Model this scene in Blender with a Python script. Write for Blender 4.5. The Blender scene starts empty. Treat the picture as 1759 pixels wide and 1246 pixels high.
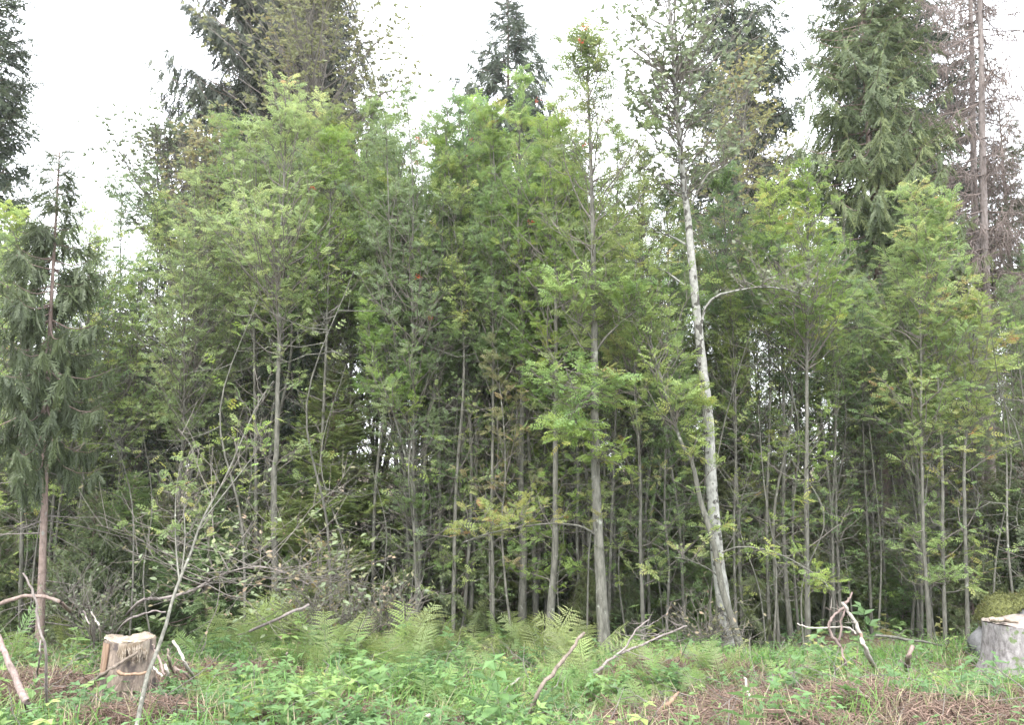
import bpy, math
import numpy as np

# ---------------------------------------------------------------- camera, sky, sun, exposure
S = bpy.context.scene
W0, H0, FPX = 1759.0, 1246.0, 1380.0
CAMZ, PITCH = 1.65, math.radians(7.3)
cd = bpy.data.cameras.new('camera'); cam = bpy.data.objects.new('camera', cd)
S.collection.objects.link(cam); S.camera = cam
cd.sensor_width = 36.0; cd.lens = 36.0*FPX/W0; cd.clip_start = 0.05; cd.clip_end = 2000
cam.location = (0, 0, CAMZ); cam.rotation_euler = (math.pi/2+PITCH, 0, 0)

SUN_EL, SUN_AZ = math.radians(58), math.radians(200)      # azimuth clockwise from +Y
w = bpy.data.worlds.new('World'); S.world = w; w.use_nodes = True
nt = w.node_tree; nt.nodes.clear()
wo = nt.nodes.new('ShaderNodeOutputWorld'); bg = nt.nodes.new('ShaderNodeBackground')
sky = nt.nodes.new('ShaderNodeTexSky'); sky.sky_type = 'NISHITA'; sky.sun_disc = False
sky.sun_elevation = SUN_EL; sky.sun_rotation = SUN_AZ
sky.air_density = 1.0; sky.dust_density = 3.0
mx = nt.nodes.new('ShaderNodeMixRGB'); mx.inputs[0].default_value = 0.80
mx.inputs[2].default_value = (11.5, 11.8, 12.3, 1)        # the even white cloud layer
nt.links.new(sky.outputs[0], mx.inputs[1]); nt.links.new(mx.outputs[0], bg.inputs[0])
bg.inputs[1].default_value = 0.15; nt.links.new(bg.outputs[0], wo.inputs[0])
sd = bpy.data.lights.new('sun', 'SUN'); sd.energy = 1.5; sd.angle = math.radians(25); sd.color = (1, .97, .92)
so = bpy.data.objects.new('sun', sd); S.collection.objects.link(so)
so.rotation_euler = (math.pi/2-SUN_EL, 0, math.pi-SUN_AZ)
S.view_settings.view_transform = 'Standard'; S.view_settings.look = 'None'
S.view_settings.exposure = 1.85; S.view_settings.gamma = 1.0; S.view_settings.use_curve_mapping = False
VEIL = .0006  # density of the added volume that stands in for lens glare
S.cycles.max_bounces = 8; S.cycles.diffuse_bounces = 4; S.cycles.transmission_bounces = 4
S.cycles.glossy_bounces = 2

# ---------------------------------------------------------------- maths helpers
cp, sp_ = math.cos(PITCH), math.sin(PITCH)
def ray(px, py):
    x = (px-W0/2)/FPX; y = (H0/2-py)/FPX
    return np.array([x, cp-y*sp_, sp_+y*cp])
def at(px, py, Y):
    d = ray(px, py); return np.array([0, 0, CAMZ])+d*(Y/d[1])
_gy = np.array([-50, 0, 5, 7, 9, 12, 15, 20, 30, 60, 200, 900.])
_gz = np.array([0.0, 0, 0, -.2, -.46, -.78, -1.0, -1.2, -1.35, -1.5, -1.6, -1.6])
def gz(x, y):
    x = np.asarray(x, float); y = np.asarray(y, float)
    b = np.interp(y, _gy, _gz)
    n = .05*np.sin(1.7*x+.6*y)+.04*np.sin(2.9*y-1.3*x+1)+.025*np.sin(5.1*x+2.2)*np.cos(4.3*y)+.015*np.sin(9.7*x+3*y)
    return b+n*np.clip(y/5, 0, 1)
def ground(px, py, lift=0.0):
    d = ray(px, py); t = 3.0
    for _ in range(400):
        p = np.array([0, 0, CAMZ])+d*t
        if p[2] <= gz(p[0], p[1])+lift: break
        t += .03
    return p
def G(px, Y):                                             # ground point below picture column px at depth Y
    p = at(px, 1100, Y); return np.array([p[0], Y, float(gz(p[0], Y))])
def nrm(v): return v/np.maximum(np.linalg.norm(v, axis=-1, keepdims=True), 1e-9)
def smooth(P, n):
    P = np.asarray(P, float)
    if len(P) < 3:
        t = np.linspace(0, 1, n)[:, None]; return P[0]*(1-t)+P[-1]*t
    Q = np.vstack([2*P[0]-P[1], P, 2*P[-1]-P[-2]]); out = []
    m = len(P)-1
    for k in range(n):
        u = k/(n-1)*m; i = min(int(u), m-1); t = u-i
        a, b, c, d = Q[i], Q[i+1], Q[i+2], Q[i+3]
        out.append(.5*((2*b)+(-a+c)*t+(2*a-5*b+4*c-d)*t*t+(-a+3*b-3*c+d)*t**3))
    return np.array(out)

class Acc:
    def __init__(s): s.v = []; s.f = []; s.n = 0; s.tris = 0
    def add(s, V, F, mat=0, tint=None, sm=False):
        V = np.asarray(V, float).reshape(-1, 3); F = np.asarray(F)
        if len(F) == 0: return
        if tint is None: tint = np.full(len(V), .5)
        s.v.append((V, np.asarray(tint, float).ravel())); s.f.append((F+s.n, mat, sm)); s.n += len(V)
    def mesh(s, name, mats):
        me = bpy.data.meshes.new(name)
        V = np.vstack([a for a, b in s.v]); T = np.concatenate([b for a, b in s.v])
        loops = np.concatenate([F.ravel() for F, m, k in s.f])
        cnt = np.concatenate([np.full(len(F), F.shape[1]) for F, m, k in s.f])
        mi = np.concatenate([np.full(len(F), m) for F, m, k in s.f])
        sm = np.concatenate([np.full(len(F), k) for F, m, k in s.f])
        me.vertices.add(len(V)); me.vertices.foreach_set('co', V.astype(np.float32).ravel())
        me.loops.add(len(loops)); me.loops.foreach_set('vertex_index', loops.astype(np.int32))
        me.polygons.add(len(cnt)); st = np.concatenate([[0], np.cumsum(cnt)[:-1]])
        me.polygons.foreach_set('loop_start', st.astype(np.int32))
        me.polygons.foreach_set('material_index', mi.astype(np.int32))
        me.polygons.foreach_set('use_smooth', sm.astype(bool))
        for m in mats: me.materials.append(m)
        at_ = me.attributes.new('tint', 'FLOAT', 'POINT'); at_.data.foreach_set('value', T.astype(np.float32))
        me.update(calc_edges=True); return me

def tubes(acc, P, R, sides=3, mat=0, sm=True, tint=None):
    """P (M,K,3) polylines, R (M,K) radii."""
    P = np.asarray(P, float); R = np.asarray(R, float)
    if P.ndim == 2: P = P[None]; R = R[None]
    M, K, _ = P.shape
    if M == 0: return
    T = nrm(np.gradient(P, axis=1))
    ref = np.where(np.abs(T[:, :1, 2:3]) > .9, np.array([1., 0, 0]), np.array([0, 0, 1.]))
    A = nrm(np.cross(T, np.broadcast_to(ref, T.shape))); B = np.cross(T, A)
    a = np.arange(sides)*2*math.pi/sides
    V = P[:, :, None]+R[:, :, None, None]*(A[:, :, None]*np.cos(a)[:, None]+B[:, :, None]*np.sin(a)[:, None])
    idx = np.arange(M*K*sides).reshape(M, K, sides)
    q = np.stack([idx[:, :-1], np.roll(idx, -1, 2)[:, :-1], np.roll(idx, -1, 2)[:, 1:], idx[:, 1:]], -1).reshape(-1, 4)
    if tint is None: tt = None
    else: tt = np.repeat(np.asarray(tint), K*sides)
    acc.add(V, q, mat, tt, sm)

def trunk_tube(acc, path, rad, rng, sides=10, n=26, flare=.5, mat=0, knots=.05):
    P = smooth(path, n); u = np.linspace(0, 1, n)
    R = np.interp(u, np.linspace(0, 1, len(rad)), rad)
    L = np.linalg.norm(P[1]-P[0])
    R = R*(1+flare*np.exp(-u*22))
    a = np.arange(sides)*2*math.pi/sides
    T = nrm(np.gradient(P, axis=0)); A = nrm(np.cross(T, [0, 1., .1])); B = np.cross(T, A)
    rr = R[:, None]*(1+rng.normal(0, knots, (n, sides))+.1*np.exp(-u*14)[:, None]*np.sin(a*3+rng.random()*6))
    V = P[:, None]+rr[..., None]*(A[:, None]*np.cos(a)[:, None]+B[:, None]*np.sin(a)[:, None])
    idx = np.arange(n*sides).reshape(n, sides)
    q = np.stack([idx[:-1], np.roll(idx, -1, 1)[:-1], np.roll(idx, -1, 1)[1:], idx[1:]], -1).reshape(-1, 4)
    base = acc.n
    acc.add(V, q, mat, None, True)
    c = np.vstack([V[-1], P[-1][None]]); k = sides
    acc.add(c, [[i, (i+1) % k, k] for i in range(k)], mat)
    return P, R

def stamp(acc, Tm, O, D, U, Sc, mat=0, tint=None):
    """Template Tm=(verts, faces): x along D, z towards U."""
    TV, TF = Tm; N = len(O)
    if N == 0: return
    D = nrm(D); Yv = nrm(np.cross(U, D)); Z = np.cross(D, Yv)
    Sc = np.broadcast_to(np.asarray(Sc, float), (N,))[:, None, None]
    V = O[:, None]+Sc*(TV[None, :, :1]*D[:, None]+TV[None, :, 1:2]*Yv[:, None]+TV[None, :, 2:3]*Z[:, None])
    n = len(TV); off = (np.arange(N)*n)[:, None, None]
    t = None if tint is None else np.repeat(tint, n)
    if isinstance(TF, list):
        b = acc.n
        for i, F in enumerate(TF):
            if i == 0: acc.add(V, (F[None]+off).reshape(-1, F.shape[1]), mat, t)
            else: acc.f.append(((F[None]+off).reshape(-1, F.shape[1])+b, mat, False))
    else: acc.add(V, (TF[None]+off).reshape(-1, TF.shape[1]), mat, t)

def blade(L, Wd, x0, y0, ang, fold=0., droop=0., z0=0.):
    """one leaf-shaped quad from (x0,y0) along ang"""
    c, s = math.cos(ang), math.sin(ang)
    pts = [(0, 0, 0), (.45*L, -Wd/2, fold), (L, 0, -droop), (.45*L, Wd/2, fold)]
    return [(x0+x*c-y*s, y0+x*s+y*c, z0+z) for x, y, z in pts]
def tmpl(quads, curve=0.):
    V = np.array([p for q in quads for p in q]); n = len(quads)
    V[:, 2] -= curve*V[:, 0]**2
    return V, np.arange(n*4).reshape(n, 4)
def rowan_leaf(pairs, rng, wl=.34):
    q = []
    for i in range(pairs):
        x = .22+.62*i/(pairs-1); l = .30*(1-.35*abs(i/(pairs-1)-.45))
        for s in (-1, 1):
            q.append(blade(l*rng.uniform(.9, 1.1), l*wl, x, 0, s*math.radians(58+rng.uniform(-8, 8)), .02, rng.uniform(.0, .07)))
    q.append(blade(.30, .10, .84, 0, 0, .02, .03))
    q.append([(0, -.006, 0), (.9, -.004, 0), (.9, .004, 0), (0, .006, 0)])
    return tmpl(q, .16)
def sprig(pairs, rng, spread=.16, wid=.045):
    """spruce twig with side shoots, length 1"""
    q = [[(0, -.02, 0), (.5, -.03, 0), (1, 0, 0), (.5, .03, 0)], [(0, 0, -.02), (.5, 0, -.03), (1, 0, 0), (.5, 0, .03)]]
    for i in range(pairs):
        x = .08+.8*i/pairs
        for s in (-1, 1):
            a = math.radians(rng.uniform(28, 48)); l = spread*(1.5-1.0*x)*rng.uniform(.7, 1.3)
            z = rng.uniform(-.4, .4)
            c, sn = math.cos(a), s*math.sin(a)
            q.append([(x, 0, 0), (x+l*.5*c-wid/2*sn, l*.5*sn+wid/2*c, l*z*.5), (x+l*c, l*sn, l*z), (x+l*.5*c+wid/2*sn, l*.5*sn-wid/2*c, l*z*.5)])
    return tmpl(q, .12)
def frond(rng, n=14, dens=7):
    q = [[(0, -.010, 0), (1, -.004, 0), (1, .004, 0), (0, .010, 0)]]
    for i in range(n):
        x = .18+.80*(i/n)**1.05; l = .29*math.sin(math.pi*min(1, (1.03-x)*.88+.12))**.9*rng.uniform(.9, 1.1)
        for s in (-1, 1):
            a = s*math.radians(rng.uniform(54, 76)); c, sn = math.cos(a), math.sin(a)
            q.append(blade(l, .016, x, 0, a, .004, .05*l))
            m = max(3, int(dens*l/.3))+1
            for k in range(m):
                t = (k+.5)/m; bx, by = x+l*t*c, l*t*sn; ll = .105*l*(1.15-t)+.007
                for ss in (-1, 1):
                    q.append(blade(ll, ll*.55, bx, by, a+ss*math.radians(55), .004, 0, -.05*l*t*t))
    return tmpl(q, 0)
def simple_leaf():
    V = np.array([(0, 0, 0), (.35, -.27, .05), (1, 0, -.10), (.35, .27, .05), (.7, -.2, .0), (.7, .2, .0)])
    F = np.array([[0, 1, 4, 2], [0, 2, 5, 3]]); return V, F
def herb_plant(rng, nodes=6, tri=False):
    """leafy stem, height 1, x is up along the stem"""
    q = [[(0, -.008, 0), (1, -.004, 0), (1, .004, 0), (0, .008, 0)], [(0, 0, -.008), (1, 0, -.004), (1, 0, .004), (0, 0, .008)]]
    V = [p for k in q for p in k]
    for i in range(nodes):
        x = .22+.78*i/(nodes-1); l = .42*(1-.45*x)*rng.uniform(.8, 1.2); a0 = i*1.57+rng.uniform(-.4, .4)
        for s in ((0, math.pi) if not tri else (0,)):
            a = a0+s; h = np.array([0, math.cos(a), math.sin(a)]); sd_ = np.array([0, -math.sin(a), math.cos(a)])
            up = np.array([1., 0, 0]); e = rng.uniform(-.1, .45)
            dirs = [(h, 0.)] if not tri else [(h, .25), (nrm(h*.5+sd_), .15), (nrm(h*.5-sd_), .15)]
            for d0, off in dirs:
                o = np.array([x, 0, 0])+h*off*l; d = nrm(d0+up*e); sv = nrm(np.cross(d, up)); n = np.cross(sv, d)
                w_ = l*.24
                V += [tuple(o), tuple(o+d*l*.4+sv*w_-n*-.04*l), tuple(o+d*l-up*.12*l), tuple(o+d*l*.4-sv*w_-n*-.04*l)]
    V = np.array(V); return V, np.arange(len(V)).reshape(-1, 4)

RT = np.random.default_rng(5)
ROWAN = [rowan_leaf(5, RT, .42), rowan_leaf(4, RT, .46), rowan_leaf(5, RT, .38)]
ROWAN_FAR = [rowan_leaf(4, RT, .46), rowan_leaf(3, RT, .52)]
SPRIG = [sprig(7, RT), sprig(6, RT, .2), sprig(8, RT, .14)]
SPRIG_FAR = [sprig(3, RT, .22, .08), sprig(4, RT, .2, .07)]
FROND = [frond(RT), frond(RT, 12, 6), frond(RT, 15, 7)]
SIMPLE = [simple_leaf()]

# ---------------------------------------------------------------- materials
def newmat(name):
    m = bpy.data.materials.new(name); m.use_nodes = True; n = m.node_tree; n.nodes.clear(); return m, n
def ramp(n, stops):
    r = n.nodes.new('ShaderNodeValToRGB'); e = r.color_ramp.elements
    e[0].position = stops[0][0]; e[0].color = (*stops[0][1], 1); e[1].position = stops[-1][0]; e[1].color = (*stops[-1][1], 1)
    for p, c in stops[1:-1]:
        x = e.new(p); x.color = (*c, 1)
    return r
def leafmat(name, stops, trans=.32, rough=.5, back=None):
    m, n = newmat(name); L = n.links.new
    a = n.nodes.new('ShaderNodeAttribute'); a.attribute_name = 'tint'
    tc = n.nodes.new('ShaderNodeTexCoord'); no = n.nodes.new('ShaderNodeTexNoise'); no.inputs['Scale'].default_value = 9
    L(tc.outputs['Object'], no.inputs['Vector'])
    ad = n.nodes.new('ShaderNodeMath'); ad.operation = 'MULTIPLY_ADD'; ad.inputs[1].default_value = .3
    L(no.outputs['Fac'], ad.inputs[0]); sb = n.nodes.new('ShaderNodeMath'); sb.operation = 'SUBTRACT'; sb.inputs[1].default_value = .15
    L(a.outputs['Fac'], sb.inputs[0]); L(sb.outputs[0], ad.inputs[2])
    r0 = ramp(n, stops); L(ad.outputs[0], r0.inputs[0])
    oi = n.nodes.new('ShaderNodeObjectInfo'); r = n.nodes.new('ShaderNodeHueSaturation')
    for k_, lo_, hi_ in (('Hue', .482, .512), ('Saturation', .82, 1.08), ('Value', .78, 1.16)):
        mr = n.nodes.new('ShaderNodeMapRange'); mr.inputs['To Min'].default_value = lo_; mr.inputs['To Max'].default_value = hi_
        if k_ == 'Value': L(oi.outputs['Random'], mr.inputs['Value'])
        else:
            fr = n.nodes.new('ShaderNodeMath'); fr.operation = 'MULTIPLY'; fr.inputs[1].default_value = 7.3 if k_ == 'Hue' else 13.7; f2 = n.nodes.new('ShaderNodeMath'); f2.operation = 'FRACT'
            L(oi.outputs['Random'], fr.inputs[0]); L(fr.outputs[0], f2.inputs[0]); L(f2.outputs[0], mr.inputs['Value'])
        L(mr.outputs['Result'], r.inputs[k_])
    L(r0.outputs[0], r.inputs['Color'])
    p = n.nodes.new('ShaderNodeBsdfPrincipled'); p.inputs['Roughness'].default_value = rough
    p.inputs['Specular IOR Level'].default_value = .35
    L(r.outputs[0], p.inputs['Base Color'])
    t = n.nodes.new('ShaderNodeBsdfTranslucent'); hs = n.nodes.new('ShaderNodeHueSaturation')
    hs.inputs['Hue'].default_value = .485; hs.inputs['Saturation'].default_value = 1.0; hs.inputs['Value'].default_value = 1.6
    L(r.outputs[0], hs.inputs['Color']); L(hs.outputs[0], t.inputs[0])
    mi = n.nodes.new('ShaderNodeMixShader'); mi.inputs[0].default_value = trans
    o = n.nodes.new('ShaderNodeOutputMaterial'); L(p.outputs[0], mi.inputs[1]); L(t.outputs[0], mi.inputs[2]); L(mi.outputs[0], o.inputs[0])
    return m
def barkmat(name, c1, c2, c3=None, zs=.25, scale=30, bump=.4, spot=.62, rough=.85, c3w=.05):
    m, n = newmat(name); L = n.links.new
    tc = n.nodes.new('ShaderNodeTexCoord'); mp = n.nodes.new('ShaderNodeMapping'); mp.inputs['Scale'].default_value = (1, 1, zs)
    L(tc.outputs['Object'], mp.inputs[0])
    no = n.nodes.new('ShaderNodeTexNoise'); no.inputs['Scale'].default_value = scale; no.inputs['Detail'].default_value = 6; no.inputs['Roughness'].default_value = .65
    L(mp.outputs[0], no.inputs['Vector'])
    r = ramp(n, [(.32, c1), (.68, c2)]); L(no.outputs['Fac'], r.inputs[0]); col = r.outputs[0]
    if c3:
        n2 = n.nodes.new('ShaderNodeTexNoise'); n2.inputs['Scale'].default_value = 11; n2.inputs['Detail'].default_value = 4
        L(tc.outputs['Object'], n2.inputs['Vector'])
        r2 = ramp(n, [(spot, (0, 0, 0)), (spot+c3w, (1, 1, 1))]); L(n2.outputs['Fac'], r2.inputs[0])
        mxx = n.nodes.new('ShaderNodeMixRGB'); mxx.inputs[2].default_value = (*c3, 1)
        L(r2.outputs[0], mxx.inputs[0]); L(col, mxx.inputs[1]); col = mxx.outputs[0]
    p = n.nodes.new('ShaderNodeBsdfPrincipled'); p.inputs['Roughness'].default_value = rough; p.inputs['Specular IOR Level'].default_value = .2
    L(col, p.inputs['Base Color'])
    b = n.nodes.new('ShaderNodeBump'); b.inputs['Strength'].default_value = bump; b.inputs['Distance'].default_value = .01
    L(no.outputs['Fac'], b.inputs['Height']); L(b.outputs[0], p.inputs['Normal'])
    o = n.nodes.new('ShaderNodeOutputMaterial'); L(p.outputs[0], o.inputs[0]); return m

M = {}
M['rowan_leaf'] = leafmat('rowan_leaf', [(0, (.085, .15, .06)), (.45, (.145, .225, .065)), (.75, (.225, .30, .085)), (.93, (.30, .30, .085)), (1, (.33, .20, .08))], .42, .42)
M['rowan_leaf_blue'] = leafmat('rowan_leaf_blue', [(0, (.085, .145, .065)), (.6, (.14, .215, .08)), (.85, (.20, .275, .09)), (1, (.27, .27, .1))], .4, .42)
M['rowan_leaf_autumn'] = leafmat('rowan_leaf_autumn', [(0, (.10, .15, .06)), (.55, (.19, .19, .07)), (.85, (.28, .18, .08)), (1, (.30, .13, .08))], .38)
M['olive_leaf'] = leafmat('olive_leaf', [(0, (.12, .145, .065)), (.5, (.18, .195, .085)), (.8, (.20, .19, .075)), (1, (.26, .19, .07))], .35)
M['grey_leaf'] = leafmat('grey_leaf', [(0, (.10, .13, .08)), (.6, (.16, .20, .11)), (1, (.19, .19, .09))], .3)
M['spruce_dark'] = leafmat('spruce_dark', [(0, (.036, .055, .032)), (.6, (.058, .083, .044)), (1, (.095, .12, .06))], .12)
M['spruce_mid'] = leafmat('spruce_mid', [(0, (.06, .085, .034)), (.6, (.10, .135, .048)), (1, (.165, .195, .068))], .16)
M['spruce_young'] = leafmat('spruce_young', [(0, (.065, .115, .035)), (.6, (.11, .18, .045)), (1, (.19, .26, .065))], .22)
M['spruce_dry'] = leafmat('spruce_dry', [(0, (.09, .07, .06)), (1, (.18, .14, .12))], .0)
M['fern'] = leafmat('fern', [(0, (.11, .19, .06)), (.6, (.17, .26, .085)), (.9, (.26, .30, .11)), (1, (.30, .24, .11))], .42)
M['fern_pale'] = leafmat('fern_pale', [(0, (.14, .21, .08)), (.6, (.21, .27, .10)), (1, (.31, .28, .13))], .42)
M['herb'] = leafmat('herb', [(0, (.075, .13, .055)), (.5, (.115, .19, .075)), (.8, (.19, .26, .09)), (1, (.30, .27, .11))], .34)
M['grass'] = leafmat('grass', [(0, (.10, .20, .055)), (.6, (.15, .26, .075)), (.85, (.26, .28, .11)), (1, (.34, .28, .16))], .35)
M['dry_leaf'] = leafmat('dry_leaf', [(0, (.13, .14, .07)), (.5, (.19, .17, .10)), (1, (.28, .20, .14))], .25)
M['grey_bark'] = barkmat('grey_bark', (.05, .05, .04), (.165, .16, .135), (.26, .27, .225), spot=.63, c3w=.1)
M['twig'] = barkmat('twig', (.09, .08, .07), (.17, .155, .135), None, bump=.1)
M['dead_twig'] = barkmat('dead_twig', (.09, .08, .07), (.20, .18, .165), None, bump=.1)
M['pale_bark'] = barkmat('pale_bark', (.13, .13, .115), (.33, .33, .30), (.06, .058, .05), zs=.6, scale=24, spot=.565, c3w=.03)
M['spruce_bark'] = barkmat('spruce_bark', (.10, .075, .06), (.21, .16, .135), (.19, .19, .17), zs=.45, scale=38, bump=.9, spot=.60)
M['red_bark'] = barkmat('red_bark', (.12, .09, .075), (.24, .185, .16), (.2, .19, .17), zs=.45, scale=38, bump=.9, spot=.66)
M['dead_bark'] = barkmat('dead_bark', (.12, .10, .09), (.25, .22, .205), None, zs=.3, scale=32, bump=.8)
M['slash'] = barkmat('slash', (.075, .052, .04), (.24, .165, .13), None, bump=.3)
M['white_wood'] = barkmat('white_wood', (.22, .20, .17), (.43, .39, .35), (.2, .14, .11), zs=.12, scale=40, spot=.64)
M['pink_wood'] = barkmat('pink_wood', (.12, .09, .08), (.26, .20, .18), (.10, .08, .07), zs=.12, scale=40, spot=.62)
M['brown_wood'] = barkmat('brown_wood', (.08, .065, .05), (.20, .165, .135), None, zs=.12, scale=45)
M['orange_wood'] = barkmat('orange_wood', (.14, .09, .06), (.29, .20, .14), None, zs=.12, scale=45)
M['stump_side'] = barkmat('stump_side', (.09, .07, .058), (.29, .235, .19), (.08, .065, .06), zs=.3, scale=40, bump=1., spot=.50, c3w=.1)
M['stump_bark'] = barkmat('stump_bark', (.09, .08, .078), (.26, .245, .24), (.10, .13, .06), zs=.5, scale=30, bump=1., spot=.60)
M['cut_wood'] = barkmat('cut_wood', (.20, .165, .13), (.36, .31, .255), (.13, .10, .08), zs=1, scale=14, bump=.8, spot=.54, c3w=.12)
M['stump_chip'] = barkmat('stump_chip', (.11, .08, .065), (.32, .25, .21), None, zs=.2, scale=30, bump=.3)
def rings(m):
    n = m.node_tree; L = n.links.new; p = next(x for x in n.nodes if x.type == 'BSDF_PRINCIPLED'); src = p.inputs['Base Color'].links[0].from_socket
    tc = n.nodes.new('ShaderNodeTexCoord'); wv = n.nodes.new('ShaderNodeTexWave'); wv.wave_type = 'RINGS'; wv.rings_direction = 'Z'; wv.inputs['Scale'].default_value = 28; wv.inputs['Distortion'].default_value = 1.6; wv.inputs['Detail'].default_value = 3
    L(tc.outputs['Object'], wv.inputs['Vector']); rr = ramp(n, [(.2, (.62, .58, .52)), (.8, (1, 1, 1))]); L(wv.outputs['Fac'], rr.inputs[0])
    mm = n.nodes.new('ShaderNodeMixRGB'); mm.blend_type = 'MULTIPLY'; mm.inputs[0].default_value = 1; L(src, mm.inputs[1]); L(rr.outputs[0], mm.inputs[2]); L(mm.outputs[0], p.inputs['Base Color'])
rings(M['cut_wood'])
M['cut_grey'] = barkmat('cut_grey', (.16, .13, .11), (.30, .26, .23), (.08, .06, .05), zs=1, scale=14, bump=.8, spot=.54, c3w=.12)
M['sawdust'] = barkmat('sawdust', (.32, .09, .05), (.62, .33, .24), None, zs=1, scale=60)
M['rock'] = barkmat('rock', (.05, .05, .05), (.15, .15, .152), (.09, .09, .09), zs=1, scale=8, bump=1., spot=.6)
M['moss'] = barkmat('moss', (.028, .034, .012), (.115, .12, .038), (.10, .08, .04), zs=1, scale=45, bump=1., spot=.62)
M['berry'] = barkmat('berry', (.34, .035, .02), (.5, .09, .04), None, rough=.4)

# ---------------------------------------------------------------- scene-tree helpers
def link(o, parent=None):
    S.collection.objects.link(o)
    if parent is not None: o.parent = parent
    return o
def mobj(name, acc, mats, parent=None, loc=None):
    me = acc.mesh(name, mats); o = link(bpy.data.objects.new(name, me), parent)
    if loc is not None: o.location = loc
    if name in ('branches', 'dead_branches', 'crown', 'foliage', 'stems', 'moss_tufts', 'torn_wood'): o['kind'] = 'stuff'
    return o
def tag(o, label, cat, group=None):
    o['label'] = label; o['category'] = cat
    if group: o['group'] = group
    return o
def thing(name, label, cat, loc, group=None):
    o = bpy.data.objects.new(name, None); o.empty_display_size = .2; link(o); o.location = loc
    return tag(o, label, cat, group)
def dup(root, loc, rz, sc, label, group, lean=(0, 0)):
    r = root.copy(); link(r); r.location = loc; r.rotation_euler = (lean[0], lean[1], rz); r.scale = (sc, sc, sc)
    r['label'] = label; r['group'] = group
    for ch in root.children:
        c = ch.copy(); link(c); c.parent = r
        for g in ch.children:
            d = g.copy(); link(d); d.parent = c
    return r

# ---------------------------------------------------------------- broadleaf growth
def along(P, u):
    """P (M,K,3) sampled at u (M,) -> point, tangent"""
    K = P.shape[1]; x = np.clip(u, 0, .9999)*(K-1); i = x.astype(int); f = (x-i)[:, None]; m = np.arange(len(P))
    a = P[m, i]; b = P[m, i+1]; return a*(1-f)+b*f, nrm(b-a)
def leaves_at(acc, O, T, rng, kinds, size, k, tint0, out=1.0, up=0.15, mat=0):
    N = len(O); k = int(k); O = np.repeat(O, k, 0); T = np.repeat(T, k, 0); t0 = np.repeat(tint0, k)
    az = rng.uniform(0, 2*math.pi, N*k); h = np.stack([np.cos(az), np.sin(az), np.zeros(N*k)], 1)
    D = T*.55+h*out+np.array([0, 0, 1])*rng.uniform(up-.6, up+.55, N*k)[:, None]
    U = np.array([0, 0, 1.])+rng.normal(0, .6, (N*k, 3))
    s = size*rng.uniform(.65, 1.25, N*k)
    t = np.clip(t0*.7+rng.random(N*k)*.3, 0, 1)
    w_ = rng.integers(0, len(kinds), N*k)
    for j, tm in enumerate(kinds):
        m = w_ == j; stamp(acc, tm, O[m], D[m], U[m], s[m], mat, t[m])
def grow(wood, leaf, P, R, rng, t0=.45, t1=1., spread=.8, nb=45, kinds=ROWAN, size=.16, k=3, elev=(30, 62), ns=5, tint=.5, tvar=.3,
         twigmat=1, taper=.55, curve=.12, keep=1., up=.15, bias=None):
    n = len(P); spread = spread*1.35; nb = int(nb*1.45); s = np.sort(rng.random(nb)**1.15); t = t0+(t1-t0)*s
    x = t*(n-1); i = np.minimum(x.astype(int), n-2); f = (x-i)[:, None]; B0 = P[i]*(1-f)+P[i+1]*f
    r0 = (R[i]*(1-f[:, 0])+R[i+1]*f[:, 0])
    az = np.arange(nb)*2.4+rng.uniform(-.6, .6, nb)
    if bias is not None: az = np.where(rng.random(nb) < .6, bias+rng.normal(0, .7, nb), az)
    el = np.radians(rng.uniform(*elev, nb)+12*s)
    L = spread*(.5+.6*np.sin(math.pi*np.clip(s, 0, 1)**.8))*(1-taper*s)*rng.uniform(.6, 1.25, nb)
    h = np.stack([np.cos(az), np.sin(az), np.zeros(nb)], 1); u = np.linspace(0, 1, 5)[None, :, None]
    Q = B0[:, None]+L[:, None, None]*(h[:, None]*u*np.cos(el)[:, None, None]+np.array([0, 0, 1.])*(u*np.sin(el)[:, None, None]+curve*u*u))
    Q[:, 1:] += np.cumsum(rng.normal(0, .05, (nb, 4, 3)), 1)*L[:, None, None]
    rr = np.minimum(r0*.6, .003+L*.008)[:, None]*np.linspace(1, .3, 5)[None]
    tubes(wood, Q, np.maximum(rr, .0022), 4, twigmat)
    tb = np.clip(tint+rng.normal(0, tvar*.5, nb), 0, 1)
    # secondaries
    ri = np.repeat(np.arange(nb), ns); us = rng.uniform(.25, 1, len(ri)); S0, T0 = along(Q[ri], us)
    d = nrm(T0*.9+rng.normal(0, .55, (len(ri), 3))+np.array([0, 0, .15])); l2 = L[ri]*rng.uniform(.2, .45, len(ri))
    u = np.linspace(0, 1, 4)[None, :, None]; Q2 = S0[:, None]+l2[:, None, None]*(d[:, None]*u+np.array([0, 0, .15])*u*u)
    tubes(wood, Q2, np.full(len(ri), 1)[:, None]*np.linspace(.0035, .0016, 4)[None], 3, twigmat)
    O, T, C = [], [], []
    for uu in (.35, .7, 1.):
        a, b = along(Q2, np.full(len(ri), uu)); O.append(a); T.append(b); C.append(tb[ri])
    for uu in (.55, .78, 1.):
        a, b = along(Q, np.full(nb, uu)); O.append(a); T.append(b); C.append(tb)
    O = np.vstack(O); T = np.vstack(T); C = np.concatenate(C)
    ht = np.clip((O[:, 2]-P[int(t0*(n-1)), 2])/max(P[-1, 2]-P[int(t0*(n-1)), 2], .1), 0, 1)
    m = rng.random(len(O)) < keep*.45*(1-.2*ht**2); O, T, C = O[m], T[m], C[m]
    leaves_at(leaf, O, T, rng, kinds, size, k, C, up=up)
    return Q

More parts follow.
